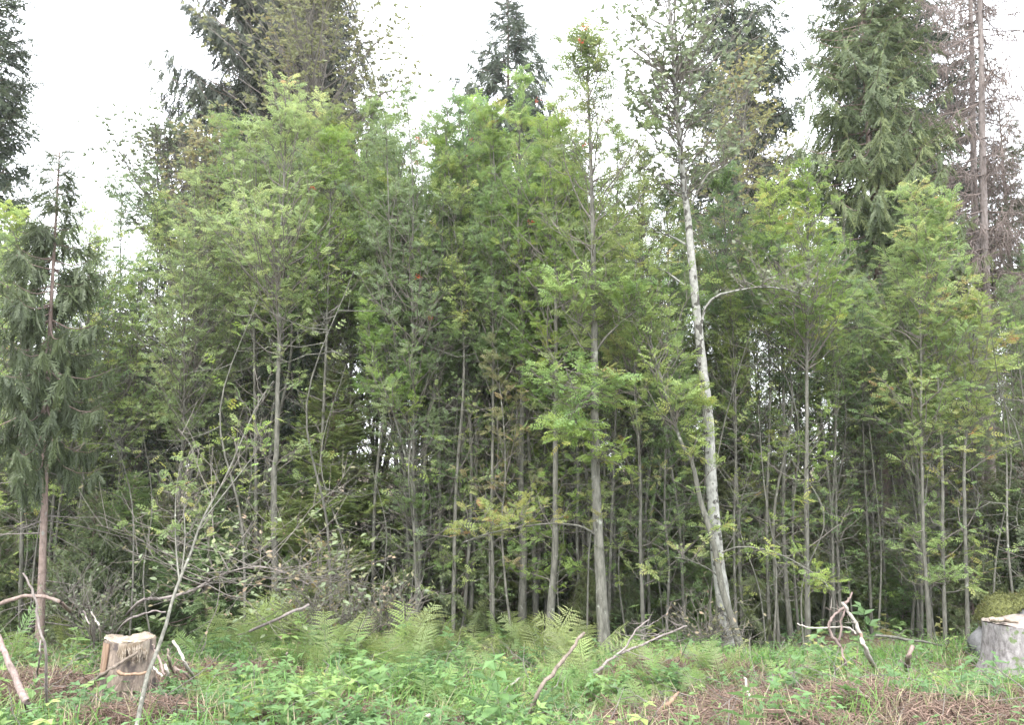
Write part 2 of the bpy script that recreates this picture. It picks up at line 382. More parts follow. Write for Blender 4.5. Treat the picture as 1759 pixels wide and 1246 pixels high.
def berries(root, P, rng, n, spread, t=(.75, 1)):
    for j in range(n):
        a = Acc(); c = P[int(rng.uniform(*t)*(len(P)-1))]+rng.normal(0, spread*.45, 3)+np.array([0, -spread*.25, 0])
        m = 16; o = c+rng.normal(0, .024, (m, 3))*[1, 1, .6]
        V = np.array([(1, 0, 0), (-1, 0, 0), (0, 1, 0), (0, -1, 0), (0, 0, 1), (0, 0, -1)])*.0068
        F = np.array([[0, 2, 4], [2, 1, 4], [1, 3, 4], [3, 0, 4], [2, 0, 5], [1, 2, 5], [3, 1, 5], [0, 3, 5]])
        stamp(a, (V, F), o, np.tile([1., 0, 0], (m, 1)), np.tile([0, 0, 1.], (m, 1)), 1.)
        mobj('berry_cluster', a, [M['berry']], root)

def px_path(pts, Y, dY=0.):
    """picture waypoints from top to bottom or bottom to top -> world path with its foot on the ground"""
    pts = sorted(pts, key=lambda p: -p[1]); n = len(pts); out = []
    for i, (x, y) in enumerate(pts):
        out.append(at(x, y, Y+dY*(pts[0][1]-y)/1000.))
    b = out[0]; g = float(gz(b[0], Y))
    out = [p for p in out if p[2] > g+.12]
    d = out[1]-out[0] if len(out) > 1 else np.array([0, 0, 1.]); d = d/max(d[2], .3)
    foot = out[0]-d*(out[0][2]-g+.06); return np.vstack([foot[None], np.array(out)])

def broad_hero(name, label, cat, pts, Y, w0, w1, seed, crown=(), bark='grey_bark', leafm='rowan_leaf', nber=0, dY=0., limbs=(), group=None, sides=10, flare=.35, twig='twig'):
    w1 = w1*.45; rng = np.random.default_rng(seed); path = px_path(pts, Y, dY); base = path[0].copy(); base[2] += .06
    root = thing(name, label, cat, base, group)
    rel = path-base; tk = Acc(); wood = Acc(); leaf = Acc()
    n = max(14, int(np.linalg.norm(rel[-1])*6))
    P, R = trunk_tube(tk, rel, np.array([w0, .5*w0+.5*w1, w1])/2*Y/FPX, rng, sides, n, flare)
    # small wobble kept low; crowns
    for c in crown:
        grow(wood, leaf, P, R, rng, **c)
    for lp, lw, kw in limbs:                                   # explicit side limbs
        lw_, ll = Acc(), Acc()
        q = smooth(np.array([at(x, y, Y+dy) for x, y, dy in lp])-base, 12)
        r = np.linspace(lw, lw*.35, 12)/2*Y/FPX
        tubes(lw_, q, r, 6, 0)
        if kw is not None: grow(lw_, ll, q, r, rng, **kw)
        lo = mobj('limb', lw_, [M[bark], M[twig]], root)
        if ll.n: mobj('foliage', ll, [M[leafm]], lo)
    mobj('trunk', tk, [M[bark]], root)
    if wood.n: mobj('branches', wood, [M[bark], M[twig]], root)
    if leaf.n: mobj('crown', leaf, [M[leafm]], root)
    if nber: berries(root, P, rng, nber, .5)
    return root

# ---------------------------------------------------------------- spruce growth
def spruce_parts(H, r0, rng, lo=.2, top_r=.0, Rmax=1.6, comb=.75, sprig_l=.34, step=.3, dens=9., kinds=SPRIG_FAR, dead_lo=.03, lean=None, path=None,
                 el=(38, -12), nper=6, prof=.75, deadlen=.6, sidefill=1., tint=.4, gap=0.):
    tk, wood, leaf, dead = Acc(), Acc(), Acc(), Acc()
    if path is None:
        path = np.array([(0, 0, -.1), (rng.normal(0, .05), rng.normal(0, .05), H*.5), (0, 0, H)])
    P, R = trunk_tube(tk, path, [r0, r0*.62, r0*.05+.004], rng, 9, 30, .35)
    n = len(P); tt = []; t = lo
    while t < .985:
        m = nper if rng.random() > gap else nper//2
        tt += list(t+rng.normal(0, .006, m)); tt += list(t+rng.uniform(.2, .8, max(1, nper//3))*step/H); t += step/H*rng.uniform(.75, 1.2)*(1.1-.5*t)
    tt = np.clip(np.array(tt), 0, .99); nb = len(tt)
    x = tt*(n-1); i = np.minimum(x.astype(int), n-2); f = (x-i)[:, None]; B0 = P[i]*(1-f)+P[i+1]*f
    s = (tt-lo)/(1-lo); L = Rmax*np.clip(1-s, 0.02, 1)**prof*rng.uniform(.6, 1.18, nb)+.10
    low = np.clip(s/.12, .55, 1); L *= low
    e = np.radians(el[1]+(el[0]-el[1])*s**1.6+rng.normal(0, 6, nb)); az = rng.uniform(0, 2*math.pi, nb)
    h = np.stack([np.cos(az), np.sin(az), np.zeros(nb)], 1); u = np.linspace(0, 1, 6)[None, :, None]
    sag = (.28*(1-s)+.02)[:, None, None]
    Z = u*np.sin(e)[:, None, None]-sag*np.sin(u*math.pi*.85)+.10*u**3
    Q = B0[:, None]+L[:, None, None]*(h[:, None]*u*np.cos(e)[:, None, None]+np.array([0, 0, 1.])*Z)
    Q[:, 1:] += np.cumsum(rng.normal(0, .02, (nb, 5, 3)), 1)*L[:, None, None]
    tubes(wood, Q, np.minimum(.006+.009*L, .35*R[i]+.004)[:, None]*np.linspace(1, .25, 6)[None], 3, 0)
    cnt = np.maximum(4, (L*dens*(1+.5*sidefill)).astype(int)); ri = np.repeat(np.arange(nb), cnt)
    us = rng.uniform(.1, 1, len(ri))**.8; O, T = along(Q[ri], us); side = np.where(rng.random(len(ri)) < .5, -1, 1)[:, None]
    sv = nrm(np.cross(T, np.array([0, 0, 1.])))*side
    cb = comb*(.35+.65*np.clip((1-s[ri])*1.4, 0, 1))[:, None]*rng.uniform(.7, 1.15, (len(ri), 1)); cb = np.clip(cb, 0, .96)
    D = (T*.55+sv*.75)*(1-cb)+np.array([0, 0, -1.])*cb+rng.normal(0, .1, (len(ri), 3))
    U = nrm(rng.normal(0, 1, (len(ri), 3))*comb+np.array([0, 0, 1.])*(1-comb)+T*.3)
    sl = sprig_l*(.45+.75*np.sin(math.pi*np.clip(us*.75+.15, 0, 1)))*(.4+.6*np.clip((1-s[ri])*2.2, 0, 1))*rng.uniform(.6, 1.3, len(ri))
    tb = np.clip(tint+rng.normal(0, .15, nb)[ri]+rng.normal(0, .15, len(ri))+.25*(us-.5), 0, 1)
    w_ = rng.integers(0, len(kinds), len(ri))
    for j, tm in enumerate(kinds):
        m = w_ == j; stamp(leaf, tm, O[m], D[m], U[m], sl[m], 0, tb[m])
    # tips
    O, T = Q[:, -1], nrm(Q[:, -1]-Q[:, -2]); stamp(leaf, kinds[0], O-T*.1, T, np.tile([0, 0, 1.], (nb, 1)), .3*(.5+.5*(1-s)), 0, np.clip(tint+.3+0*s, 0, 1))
    # bare lower branches
    dead_twigs(dead, P, R, rng, dead_lo, lo+.05, int(H*4.5*(lo+.02-dead_lo)*4), deadlen)
    return tk, wood, leaf, dead
def dead_twigs(acc, P, R, rng, ta, tb_, nb, L0, hang=.15, ns=5):
    if nb <= 0: return
    n = len(P); tt = rng.uniform(ta, tb_, nb); x = tt*(n-1); i = np.minimum(x.astype(int), n-2); f = (x-i)[:, None]
    B0 = P[i]*(1-f)+P[i+1]*f; az = rng.uniform(0, 6.28, nb); L = L0*rng.uniform(.4, 1.5, nb); e = rng.uniform(-.5, .15, nb)
    h = np.stack([np.cos(az)*np.cos(e), np.sin(az)*np.cos(e), np.sin(e)], 1); u = np.linspace(0, 1, 4)[None, :, None]
    Q = B0[:, None]+L[:, None, None]*(h[:, None]*u-np.array([0, 0, hang])*u*u); Q[:, 1:] += rng.normal(0, .04, (nb, 3, 3))*L[:, None, None]
    tubes(acc, Q, (.003+.004*L)[:, None]*np.linspace(1, .3, 4)[None], 3, 0, tint=rng.random(nb))
    ri = np.repeat(np.arange(nb), ns); S0, T0 = along(Q[ri], rng.uniform(.2, 1, len(ri)))
    d = nrm(T0*.5+rng.normal(0, .6, (len(ri), 3))-np.array([0, 0, hang*3])); l2 = L[ri]*rng.uniform(.15, .5, len(ri))
    u = np.linspace(0, 1, 3)[None, :, None]; Q2 = S0[:, None]+l2[:, None, None]*(d[:, None]*u-np.array([0, 0, hang])*u*u)
    Q2[:, 1:] += rng.normal(0, .06, (len(ri), 2, 3))*l2[:, None, None]
    tubes(acc, Q2, np.full((len(ri), 1), .0022)*np.array([[1, .8, .4]]), 3, 0)
def spruce(name, label, loc, H, seed, leafm='spruce_dark', bark='spruce_bark', r0=.12, group=None, **kw):
    rng = np.random.default_rng(seed); root = thing(name, label, 'tree', loc, group)
    tk, wd, lf, dd = spruce_parts(H, r0, rng, **kw)
    mobj('trunk', tk, [M[bark]], root); mobj('branches', wd, [M[bark]], root); mobj('crown', lf, [M[leafm]], root)
    if dd.n: mobj('dead_branches', dd, [M['dead_twig']], root)
    return root

# ================================================================ GROUND
def build_ground():
    def grid(xs, ys):
        X, Y = np.meshgrid(xs, ys); Z = gz(X, Y); V = np.stack([X, Y, Z], -1).reshape(-1, 3)
        nx, ny = len(xs), len(ys); i = np.arange(nx*ny).reshape(ny, nx)
        return V, np.stack([i[:-1, :-1], i[:-1, 1:], i[1:, 1:], i[1:, :-1]], -1).reshape(-1, 4)
    xs = np.concatenate([[-900, -400, -150, -60, -30], np.arange(-18, 18.01, .14), [30, 60, 150, 400, 900]])
    ys = np.concatenate([[-60, -20, -8], np.arange(-2, 22, .14), [24, 28, 34, 45, 70, 120, 250, 900]])
    V, F = grid(xs, ys); a = Acc(); r = np.random.default_rng(3); V[:, 2] += r.normal(0, .012, len(V))
    a.add(V, F, 0, None, True)
    m, n = newmat('forest_soil'); L = n.links.new
    tc = n.nodes.new('ShaderNodeTexCoord'); n1 = n.nodes.new('ShaderNodeTexNoise'); n1.inputs['Scale'].default_value = 1.1; n1.inputs['Detail'].default_value = 8
    n2 = n.nodes.new('ShaderNodeTexNoise'); n2.inputs['Scale'].default_value = 38; n2.inputs['Detail'].default_value = 8
    L(tc.outputs['Object'], n1.inputs[0]); L(tc.outputs['Object'], n2.inputs[0])
    r1 = ramp(n, [(.35, (.10, .07, .05)), (.5, (.13, .095, .065)), (.65, (.075, .10, .035))]); L(n1.outputs['Fac'], r1.inputs[0])
    r2 = ramp(n, [(.3, (.35, .32, .3)), (.7, (1.35, 1.25, 1.2))]); L(n2.outputs['Fac'], r2.inputs[0])
    mm = n.nodes.new('ShaderNodeMixRGB'); mm.blend_type = 'MULTIPLY'; mm.inputs[0].default_value = 1; L(r1.outputs[0], mm.inputs[1]); L(r2.outputs[0], mm.inputs[2])
    p = n.nodes.new('ShaderNodeBsdfPrincipled'); p.inputs['Roughness'].default_value = .95; L(mm.outputs[0], p.inputs['Base Color'])
    b = n.nodes.new('ShaderNodeBump'); b.inputs['Strength'].default_value = 1; b.inputs['Distance'].default_value = .03; L(n2.outputs['Fac'], b.inputs['Height']); L(b.outputs[0], p.inputs['Normal'])
    o = n.nodes.new('ShaderNodeOutputMaterial'); L(p.outputs[0], o.inputs[0])
    g = mobj('ground', a, [m]); g['kind'] = 'structure'
build_ground()

# ================================================================ HERO TREES
C = lambda **k: k
broad_hero('pale_tree', 'tall pale tree with white speckled trunk and thin grey-leaved crown against the sky', 'tree',
  [(1256, 1140), (1245, 1050), (1232, 950), (1222, 830), (1215, 700), (1203, 600), (1191, 480), (1182, 380), (1172, 290), (1165, 210), (1158, 120), (1150, 10), (1146, -80)], 9.3, 24, 8, 11,
  crown=[C(t0=.60, spread=.85, nb=60, kinds=SIMPLE, size=.08, k=4, elev=(15, 55), ns=5, tint=.45, keep=.85, up=-.2, taper=.25),
         C(t0=.72, spread=.7, nb=34, kinds=SIMPLE, size=.08, k=4, elev=(25, 60), ns=6, tint=.35, keep=.9, up=-.3, taper=.2)],
  bark='pale_bark', leafm='grey_leaf', sides=14, flare=.25,
  limbs=[([(1205, 562, 0), (1211, 530, 0), (1232, 508, -.1), (1268, 499, -.2), (1310, 493, -.3), (1350, 497, -.4), (1392, 510, -.4)], 5, C(t0=.45, spread=.4, nb=18, kinds=SIMPLE, size=.06, k=2, ns=3, tint=.6, elev=(-20, 40), taper=.1)),
         ([(1178, 420, 0), (1150, 405, .1), (1110, 396, .2), (1080, 400, .2)], 5, C(t0=.4, spread=.35, nb=10, kinds=SIMPLE, size=.06, k=2, ns=3, tint=.5, taper=.1)),
         ([(1188, 350, 0), (1215, 300, -.1), (1245, 285, -.1), (1270, 262, 0)], 4, C(t0=.3, spread=.4, nb=14, kinds=SIMPLE, size=.06, k=2, ns=4, tint=.7, taper=.1)),
         ([(1176, 490, 0), (1140, 465, .1), (1100, 452, .2), (1070, 440, .2)], 4, None)])
broad_hero('rowan_tree', 'smooth grey rowan with the thickest trunk and bright leaf sprays down its stem', 'tree',
  [(1040, 1135), (1033, 1020), (1027, 900), (1022, 760), (1022, 640), (1020, 500), (1018, 380), (1014, 250), (1010, 150), (1008, 85)], 9., 20, 4, 12,
  crown=[C(t0=.50, spread=.72, nb=56, k=2, size=.155, tint=.5, elev=(20, 62)), C(t0=.80, spread=.4, nb=12, k=2, size=.12, tint=.85, tvar=.3, elev=(35, 70), keep=.35),
         C(t0=.33, t1=.52, spread=.5, nb=9, k=2, size=.15, tint=.62, elev=(0, 30), bias=math.pi, taper=.1, ns=4), C(t0=.15, t1=.3, spread=.16, nb=5, k=2, size=.13, tint=.65, ns=2)],
  nber=3, sides=14,
  limbs=[([(1025, 922, 0), (1005, 908, -.1), (983, 902, -.2), (942, 900, -.3), (888, 907, -.4), (835, 918, -.5), (795, 933, -.5)], 4.5, C(t0=.55, spread=.28, nb=16, k=2, size=.12, ns=3, tint=.93, elev=(0, 45), taper=.1)),
         ([(1026, 600, 0), (1045, 575, -.1), (1075, 548, -.2), (1108, 525, -.3)], 4.5, C(t0=.5, spread=.35, nb=12, k=2, size=.15, ns=3, tint=.6, taper=.1)),
         ([(1019, 585, 0), (1000, 560, -.1), (978, 545, -.2), (960, 520, -.3)], 4, C(t0=.3, spread=.35, nb=14, k=2, size=.15, ns=3, tint=.6, taper=.1)),
         ([(1022, 705, 0), (1000, 690, -.2), (985, 668, -.3), (975, 640, -.35)], 3.5, C(t0=.2, spread=.38, nb=18, k=2, size=.16, ns=4, tint=.6, elev=(-30, 40), taper=.1)),
         ([(1022, 740, 0), (1000, 735, -.2), (980, 742, -.3), (966, 752, -.35)], 3.5, C(t0=.2, spread=.25, nb=10, k=2, size=.15, ns=3, tint=.6, elev=(-40, 30), taper=.1)),
         ([(1024, 800, 0), (1032, 785, -.2), (1040, 770, -.3)], 3, C(t0=.2, spread=.2, nb=7, k=2, size=.13, ns=3, tint=.7, elev=(-40, 30), taper=.1))])
broad_hero('rowan_tree', 'young leaning tree with a bent foot crossing in front of the tall white-speckled trunk', 'tree',
  [(1274, 1150), (1262, 1080), (1240, 1010), (1225, 930), (1203, 860), (1190, 800), (1170, 760), (1150, 700), (1127, 620), (1105, 540), (1090, 470)], 8.9, 13, 4, 13,
  crown=[C(t0=.62, spread=.55, nb=26, k=2, size=.15, tint=.62), C(t0=.22, t1=.6, spread=.3, nb=8, k=2, size=.13, tint=.75, ns=3, elev=(0, 40))],
  limbs=[([(1190, 800, 0), (1192, 770, 0), (1205, 735, .1), (1212, 700, .1)], 4, C(t0=.4, spread=.25, nb=8, k=2, size=.14, ns=3, tint=.65)),
         ([(1233, 990, 0), (1212, 975, -.1), (1180, 962, -.2), (1158, 958, -.3)], 3, C(t0=.4, spread=.2, nb=7, k=1, size=.11, ns=2, tint=.8)),
         ([(1240, 950, 0), (1270, 940, -.1), (1320, 946, -.3), (1370, 968, -.4), (1415, 1000, -.5), (1432, 1025, -.5)], 3.5, C(t0=.35, spread=.16, nb=12, k=1, size=.11, ns=2, tint=.7, elev=(-30, 20), taper=.1))])
heroes = [
 ('tall rowan second from the thick grey one, bending right at its foot', [(934, 1120), (947, 1039), (953, 957), (954, 899), (954, 820), (955, 673), (955, 553), (953, 430), (948, 330), (940, 230)], 10., 14, 5, C(spread=.75, nb=46, tint=.52), 0),
 ('straight lichen-flecked grey rowan, thickest of the dense clump in the middle', [(903, 1093), (898, 1025), (900, 957), (898, 888), (895, 820), (897, 700), (898, 600), (895, 530), (890, 400), (892, 280), (893, 145)], 10.5, 15, 4, C(spread=.7, nb=50, tint=.60), 3),
 ('thin rowan stem touching the thickest stem of the middle clump on its side', [(917, 1087), (919, 1025), (917, 957), (918, 888), (911, 820), (903, 700), (880, 560), (865, 430), (850, 300), (846, 200)], 10.8, 9, 4, C(spread=.65, nb=40, tint=.5), 4),
 ('slim wavy rowan stem forming a narrow V with its neighbour in the middle clump', [(922, 1080), (924, 990), (929, 888), (933, 820), (940, 700), (948, 600), (960, 480), (975, 380), (985, 290)], 11., 7, 3, C(spread=.6, nb=36, tint=.5), 0),
 ('rowan with a dull grey mottled trunk just beside the dark spruce bole in the thicket', [(864, 1073), (861, 957), (860, 888), (859, 820), (856, 700), (858, 600), (850, 450), (835, 320), (820, 190)], 12., 10, 4, C(spread=.75, nb=44, tint=.42), 3),
 ('pale grey twin-stemmed rowan, its front stem kinked like a bow near the ground', [(718, 1080), (718, 1025), (720, 950), (717, 922), (712, 871), (710, 820), (711, 741), (710, 639), (709, 536), (708, 451), (710, 330), (700, 185)], 10.5, 12, 4, C(spread=.8, nb=52, tint=.45), 5),
 ('thin curved rowan stem rising behind the bow-kinked twin-stemmed one', [(722, 1000), (724, 933), (727, 888), (729, 820), (733, 741), (750, 639), (754, 570), (756, 536), (760, 400), (765, 280), (770, 175)], 10.7, 8, 3, C(spread=.7, nb=42, tint=.42), 3),
 ('broad brown-grey trunk behind the thin curved rowan stem', [(751, 1073), (747, 991), (749, 922), (747, 820), (754, 741), (758, 656), (762, 500), (765, 350), (760, 230)], 12., 17, 6, C(spread=.7, nb=36, tint=.35, t0=.6), 0),
 ('slender rowan standing alone between the broad brown trunk and the middle clump', [(790, 1087), (785, 1025), (786, 957), (788, 888), (792, 820), (795, 775), (798, 673), (802, 605), (803, 553), (808, 400), (800, 280), (790, 190)], 11., 9, 4, C(spread=.75, nb=46, tint=.45), 3),
 ('double-stemmed rowan with a light grey trunk left of the bright young spruce', [(473, 1050), (472, 940), (471, 820), (475, 775), (477, 673), (480, 570), (481, 519), (478, 468), (486, 350), (490, 250), (491, 165)], 10.5, 13, 4, C(spread=.95, nb=66, tint=.55, elev=(30, 60), ns=6), 2),
 ('thin leafy rowan with a dead greenish stem near the left edge of the photo', [(36, 1010), (38, 900), (39, 820), (40, 700), (36, 580), (30, 450), (28, 380)], 11., 8, 3, C(spread=.8, nb=40, tint=.6), 0),
 ('straight greenish-grey rowan pole before the small light gap at the right', [(1387, 1138), (1387, 1039), (1386, 957), (1385, 820), (1386, 741), (1386, 605), (1388, 536), (1387, 485), (1388, 400), (1390, 310)], 10., 10, 4, C(spread=.75, nb=44, tint=.58), 0),
 ('pale stem with a mossy foot standing just left of the greenish-grey pole', [(1362, 1138), (1356, 1066), (1349, 991), (1345, 888), (1347, 780), (1345, 650), (1340, 520), (1335, 420), (1330, 330)], 10.6, 10, 4, C(spread=.65, nb=36, tint=.58, t0=.6), 0),
 ('clean grey rowan pole, thickest of the three at the far right', [(1598, 1131), (1595, 1059), (1590, 984), (1586, 923), (1584, 820), (1582, 741), (1582, 605), (1580, 536), (1576, 430), (1572, 325)], 10., 8, 3, C(spread=.7, nb=46, tint=.72), 0),
 ('thin rowan pole in the middle of the three at the far right', [(1626, 1121), (1622, 1039), (1619, 923), (1619, 820), (1614, 707), (1609, 605), (1606, 502), (1615, 430), (1630, 360)], 10., 7, 3, C(spread=.55, nb=32, tint=.65), 0),
 ('rowan pole nearest the mossy boulder, with yellow-green sprays', [(1664, 1107), (1660, 991), (1656, 820), (1660, 740), (1668, 660), (1672, 590), (1675, 540)], 10., 7, 3, C(spread=.6, nb=30, tint=.78), 0),
 ('thin brown-flecked rowan pole right of the thick grey rowan', [(1108, 1140), (1103, 1025), (1100, 923), (1100, 820), (1094, 720), (1090, 640), (1096, 540), (1100, 440), (1105, 350), (1108, 250)], 9.6, 7, 3, C(spread=.6, nb=44, tint=.72), 2),
 ('very thin stem half way between two pale trunks, leafy from knee height', [(1146, 1059), (1149, 974), (1142, 888), (1142, 820), (1145, 700), (1147, 560), (1148, 420), (1142, 330)], 9.9, 5, 3, C(spread=.55, nb=34, tint=.5), 0),
 ('forked thin rowan stem in the dark gap left of the thick grey rowan', [(985, 1093), (987, 1032), (994, 991), (991, 922), (993, 820), (990, 700), (1000, 560), (985, 430), (968, 300), (960, 200)], 10.8, 7, 3, C(spread=.65, nb=42, tint=.5), 2),
 ('dark thin stem hugging the back of the thick grey rowan', [(1040, 1080), (1041, 1000), (1040, 900), (1038, 820), (1040, 700), (1048, 560), (1056, 430), (1060, 320), (1062, 230)], 11., 7, 3, C(spread=.7, nb=42, tint=.5), 3),
 ('slim pinkish-barked stem behind the tall white-speckled trunk on its right', [(1270, 1100), (1268, 900), (1262, 740), (1255, 600), (1250, 500), (1246, 400), (1240, 310)], 10.6, 6, 3, C(spread=.6, nb=40, tint=.5), 0),
 ('rowan pair stem left of centre, straight and dark grey above the young spruce', [(592, 1040), (594, 900), (594, 780), (592, 660), (590, 540), (585, 420), (575, 300), (565, 200)], 12., 9, 4, C(spread=.85, nb=56, tint=.52), 2),
 ('thinner companion stem beside the dark grey one above the young spruce', [(610, 1040), (607, 900), (607, 780), (603, 660), (604, 540), (612, 420), (625, 300), (640, 185)], 12., 7, 3, C(spread=.8, nb=52, tint=.48), 2),
 ('slanting dead-looking rowan stem leaning left from the bow-kinked twin stem', [(713, 960), (708, 840), (690, 760), (672, 700), (655, 655), (640, 600), (630, 540)], 10.4, 5, 3, C(spread=.5, nb=20, tint=.5), 0),
 ('low rowan with orange and yellow autumn leaves in the middle of the thicket', [(878, 1085), (868, 1000), (862, 900), (868, 820), (866, 740), (858, 660), (852, 600)], 10.2, 5, 3, C(spread=.42, nb=18, tint=.5, t0=.3, size=.12, keep=.8), 0),
]
for j, (lab, pts, Y, w0, w1, cr, nb_) in enumerate(heroes):
    cr = dict(cr); cr.setdefault('t0', .50); cr.setdefault('k', 3); cr.setdefault('size', .125)
    ex = [cr]
    if j not in (7, 23, 24): ex.append(C(t0=.13, t1=.55, spread=.42, nb=13, k=2, size=.13, tint=cr['tint']+.1, elev=(5, 45), ns=3, taper=.1))
    if j in (3, 4, 18): ex.append(C(t0=.25, t1=.5, spread=.5, nb=8, k=0 or 1, size=.12, tint=.97, elev=(5, 50), ns=3, keep=.6))
    broad_hero('rowan_tree', lab, 'tree', pts, Y, w0, w1, 100+j, crown=ex, nber=(nb_+1)//2, bark='grey_bark',
               leafm='rowan_leaf_autumn' if j == 24 else ('rowan_leaf_blue' if j in (5, 6, 8, 17, 20) else 'rowan_leaf'))

# taller broadleaves behind
broad_hero('willow_tree', 'tall olive-leaved tree with a rounded top beside the dark spruce at upper left', 'tree',
  [(575, 1040), (570, 700), (560, 450), (550, 250), (540, 100), (530, -25)], 15, 16, 4, 31, crown=[C(t0=.45, spread=1.75, nb=150, kinds=SIMPLE, size=.09, k=5, ns=10, tint=.5, elev=(15, 60), taper=.35, up=-.2)], leafm='olive_leaf')
broad_hero('willow_tree', 'grey-green leafy tree with an open top rising left of the olive one', 'tree',
  [(300, 1040), (298, 700), (290, 450), (288, 330), (287, 262)], 15.5, 12, 4, 32, crown=[C(t0=.5, spread=1.2, nb=110, kinds=SIMPLE, size=.085, k=4, ns=8, tint=.25, elev=(25, 65), up=-.2, taper=.35)], leafm='grey_leaf')
broad_hero('willow_tree', 'yellowing small-leaved tree between the grey-green one and the dark spruce', 'tree',
  [(350, 1040), (350, 700), (352, 450), (350, 340), (350, 262)], 14.5, 10, 4, 33, crown=[C(t0=.5, spread=.9, nb=80, kinds=SIMPLE, size=.075, k=4, ns=8, tint=.75, elev=(25, 65), up=-.2, taper=.3)], leafm='olive_leaf')
broad_hero('willow_tree', 'olive-leaved tree in front of the spruce that stands right of the white-speckled trunk', 'tree',
  [(1262, 1040), (1258, 800), (1262, 560), (1268, 400), (1275, 250), (1285, 110)], 12.5, 9, 4, 34, crown=[C(t0=.45, spread=.85, nb=80, kinds=SIMPLE, size=.075, k=3, ns=8, tint=.55, elev=(15, 60), up=-.2, taper=.3)], leafm='olive_leaf')

# ================================================================ SPRUCES
def sp_at(px, ytop, Y):
    g = G(px, Y); top = at(px, ytop, Y); return g, top[2]-g[2]
def hero_spruce(label, px, ytop, Y, seed, **kw):
    g, H = sp_at(px, ytop, Y); return spruce('spruce_tree', label, g, H, seed, **kw)
hero_spruce('broad dark green spruce with hanging twigs reaching above the photo at upper left', 452, -330, 19, 41, leafm='spruce_dark', r0=.17, lo=.32, Rmax=3.3, comb=.8, sprig_l=.5, dens=22, prof=.62, nper=7, deadlen=1.2, kinds=SPRIG)
hero_spruce('narrow dark spruce whose whole tip shows above the middle of the thicket', 872, -35, 22, 42, leafm='spruce_dark', r0=.15, lo=.5, Rmax=2.7, comb=.8, sprig_l=.5, dens=18, prof=.75, step=.45, deadlen=1.0, kinds=SPRIG)
hero_spruce('dark spruce with bare inner trunk between the white-speckled trunk and the big green spruce', 1298, -130, 20, 43, leafm='spruce_dark', r0=.15, lo=.42, Rmax=2.1, comb=.85, sprig_l=.5, dens=16, prof=.35, step=.42, gap=.2, deadlen=1.1)
p22 = px_path([(1520, 1138), (1520, 1025), (1520, 923), (1518, 820), (1514, 707), (1512, 570), (1505, 400), (1492, 250), (1484, 100), (1478, -60), (1475, -330)], 13.)
spruce('spruce_tree', 'big healthy green spruce with drooping yellowish-green branches at upper right', 'x' and tuple(p22[0]), 9, 44, leafm='spruce_mid', bark='red_bark', r0=.095,
  path=p22-p22[0], lo=.42, Rmax=1.55, comb=.82, sprig_l=.36, dens=22, prof=.42, nper=8, step=.22, kinds=SPRIG, deadlen=.9, dead_lo=.05, el=(30, -5), tint=.55)
hero_spruce('very dark spruce standing behind the big green spruce, nearly black against the sky', 1594, -260, 17, 45, leafm='spruce_dark', r0=.15, lo=.34, Rmax=2.3, comb=.6, sprig_l=.45, dens=17, prof=.4, step=.4, gap=.2, deadlen=1.3, tint=.2)
hero_spruce('spruce at the left edge showing only its dark ragged right side', -115, -160, 16, 46, leafm='spruce_dark', r0=.14, lo=.35, Rmax=1.2, comb=.5, sprig_l=.4, dens=14, prof=.35, deadlen=.9)
hero_spruce('green spruce at the far right edge beyond the dead one', 1790, 190, 15, 47, leafm='spruce_mid', r0=.12, lo=.3, Rmax=1.3, comb=.7, sprig_l=.34, dens=15, prof=.6, kinds=SPRIG)
# young spruce with hanging branches at left
pl = px_path([(70, 1050), (74, 940), (78, 800), (82, 680), (86, 560), (92, 450), (98, 340), (103, 250)], 9.3)
spruce('spruce_tree', 'slim young spruce with weeping branches and bare reddish trunk at the left', tuple(pl[0]), 5.5, 48, leafm='spruce_mid', bark='red_bark', r0=.048,
  path=pl-pl[0], lo=.36, Rmax=.88, comb=.92, sprig_l=.28, dens=42, prof=.95, nper=5, step=.24, kinds=SPRIG, deadlen=1.0, dead_lo=.06, tint=.2, el=(20, -15))
g, H = sp_at(559, 630, 11.2)
spruce('spruce_tree', 'bushy bright green young spruce with an upright leader shoot under the rowans', g, H, 49, leafm='spruce_young', bark='red_bark', r0=.035, lo=.06, Rmax=1.25, comb=.12, sprig_l=.24, dens=44, prof=.8, nper=7, step=.17, kinds=SPRIG, dead_lo=.0, deadlen=.3, el=(35, 0), tint=.8)
g, H = sp_at(350, 860, 10.6)
spruce('spruce_tree', 'low mid-green spruce sapling left of the light grey double rowan', g, H, 50, leafm='spruce_young', bark='red_bark', r0=.03, lo=.06, Rmax=.8, comb=.25, sprig_l=.22, dens=36, prof=.8, nper=7, step=.16, kinds=SPRIG, dead_lo=.0, deadlen=.3, el=(35, 0), tint=.35)
g, H = sp_at(1300, 760, 11.5)
spruce('spruce_tree', 'grey-green young spruce in the shade right of the white-speckled trunk', g, H, 51, leafm='spruce_mid', bark='red_bark', r0=.035, lo=.06, Rmax=1.1, comb=.6, sprig_l=.28, dens=36, prof=.7, nper=7, step=.18, kinds=SPRIG, dead_lo=.0, deadlen=.3, el=(35, -5), tint=.35)

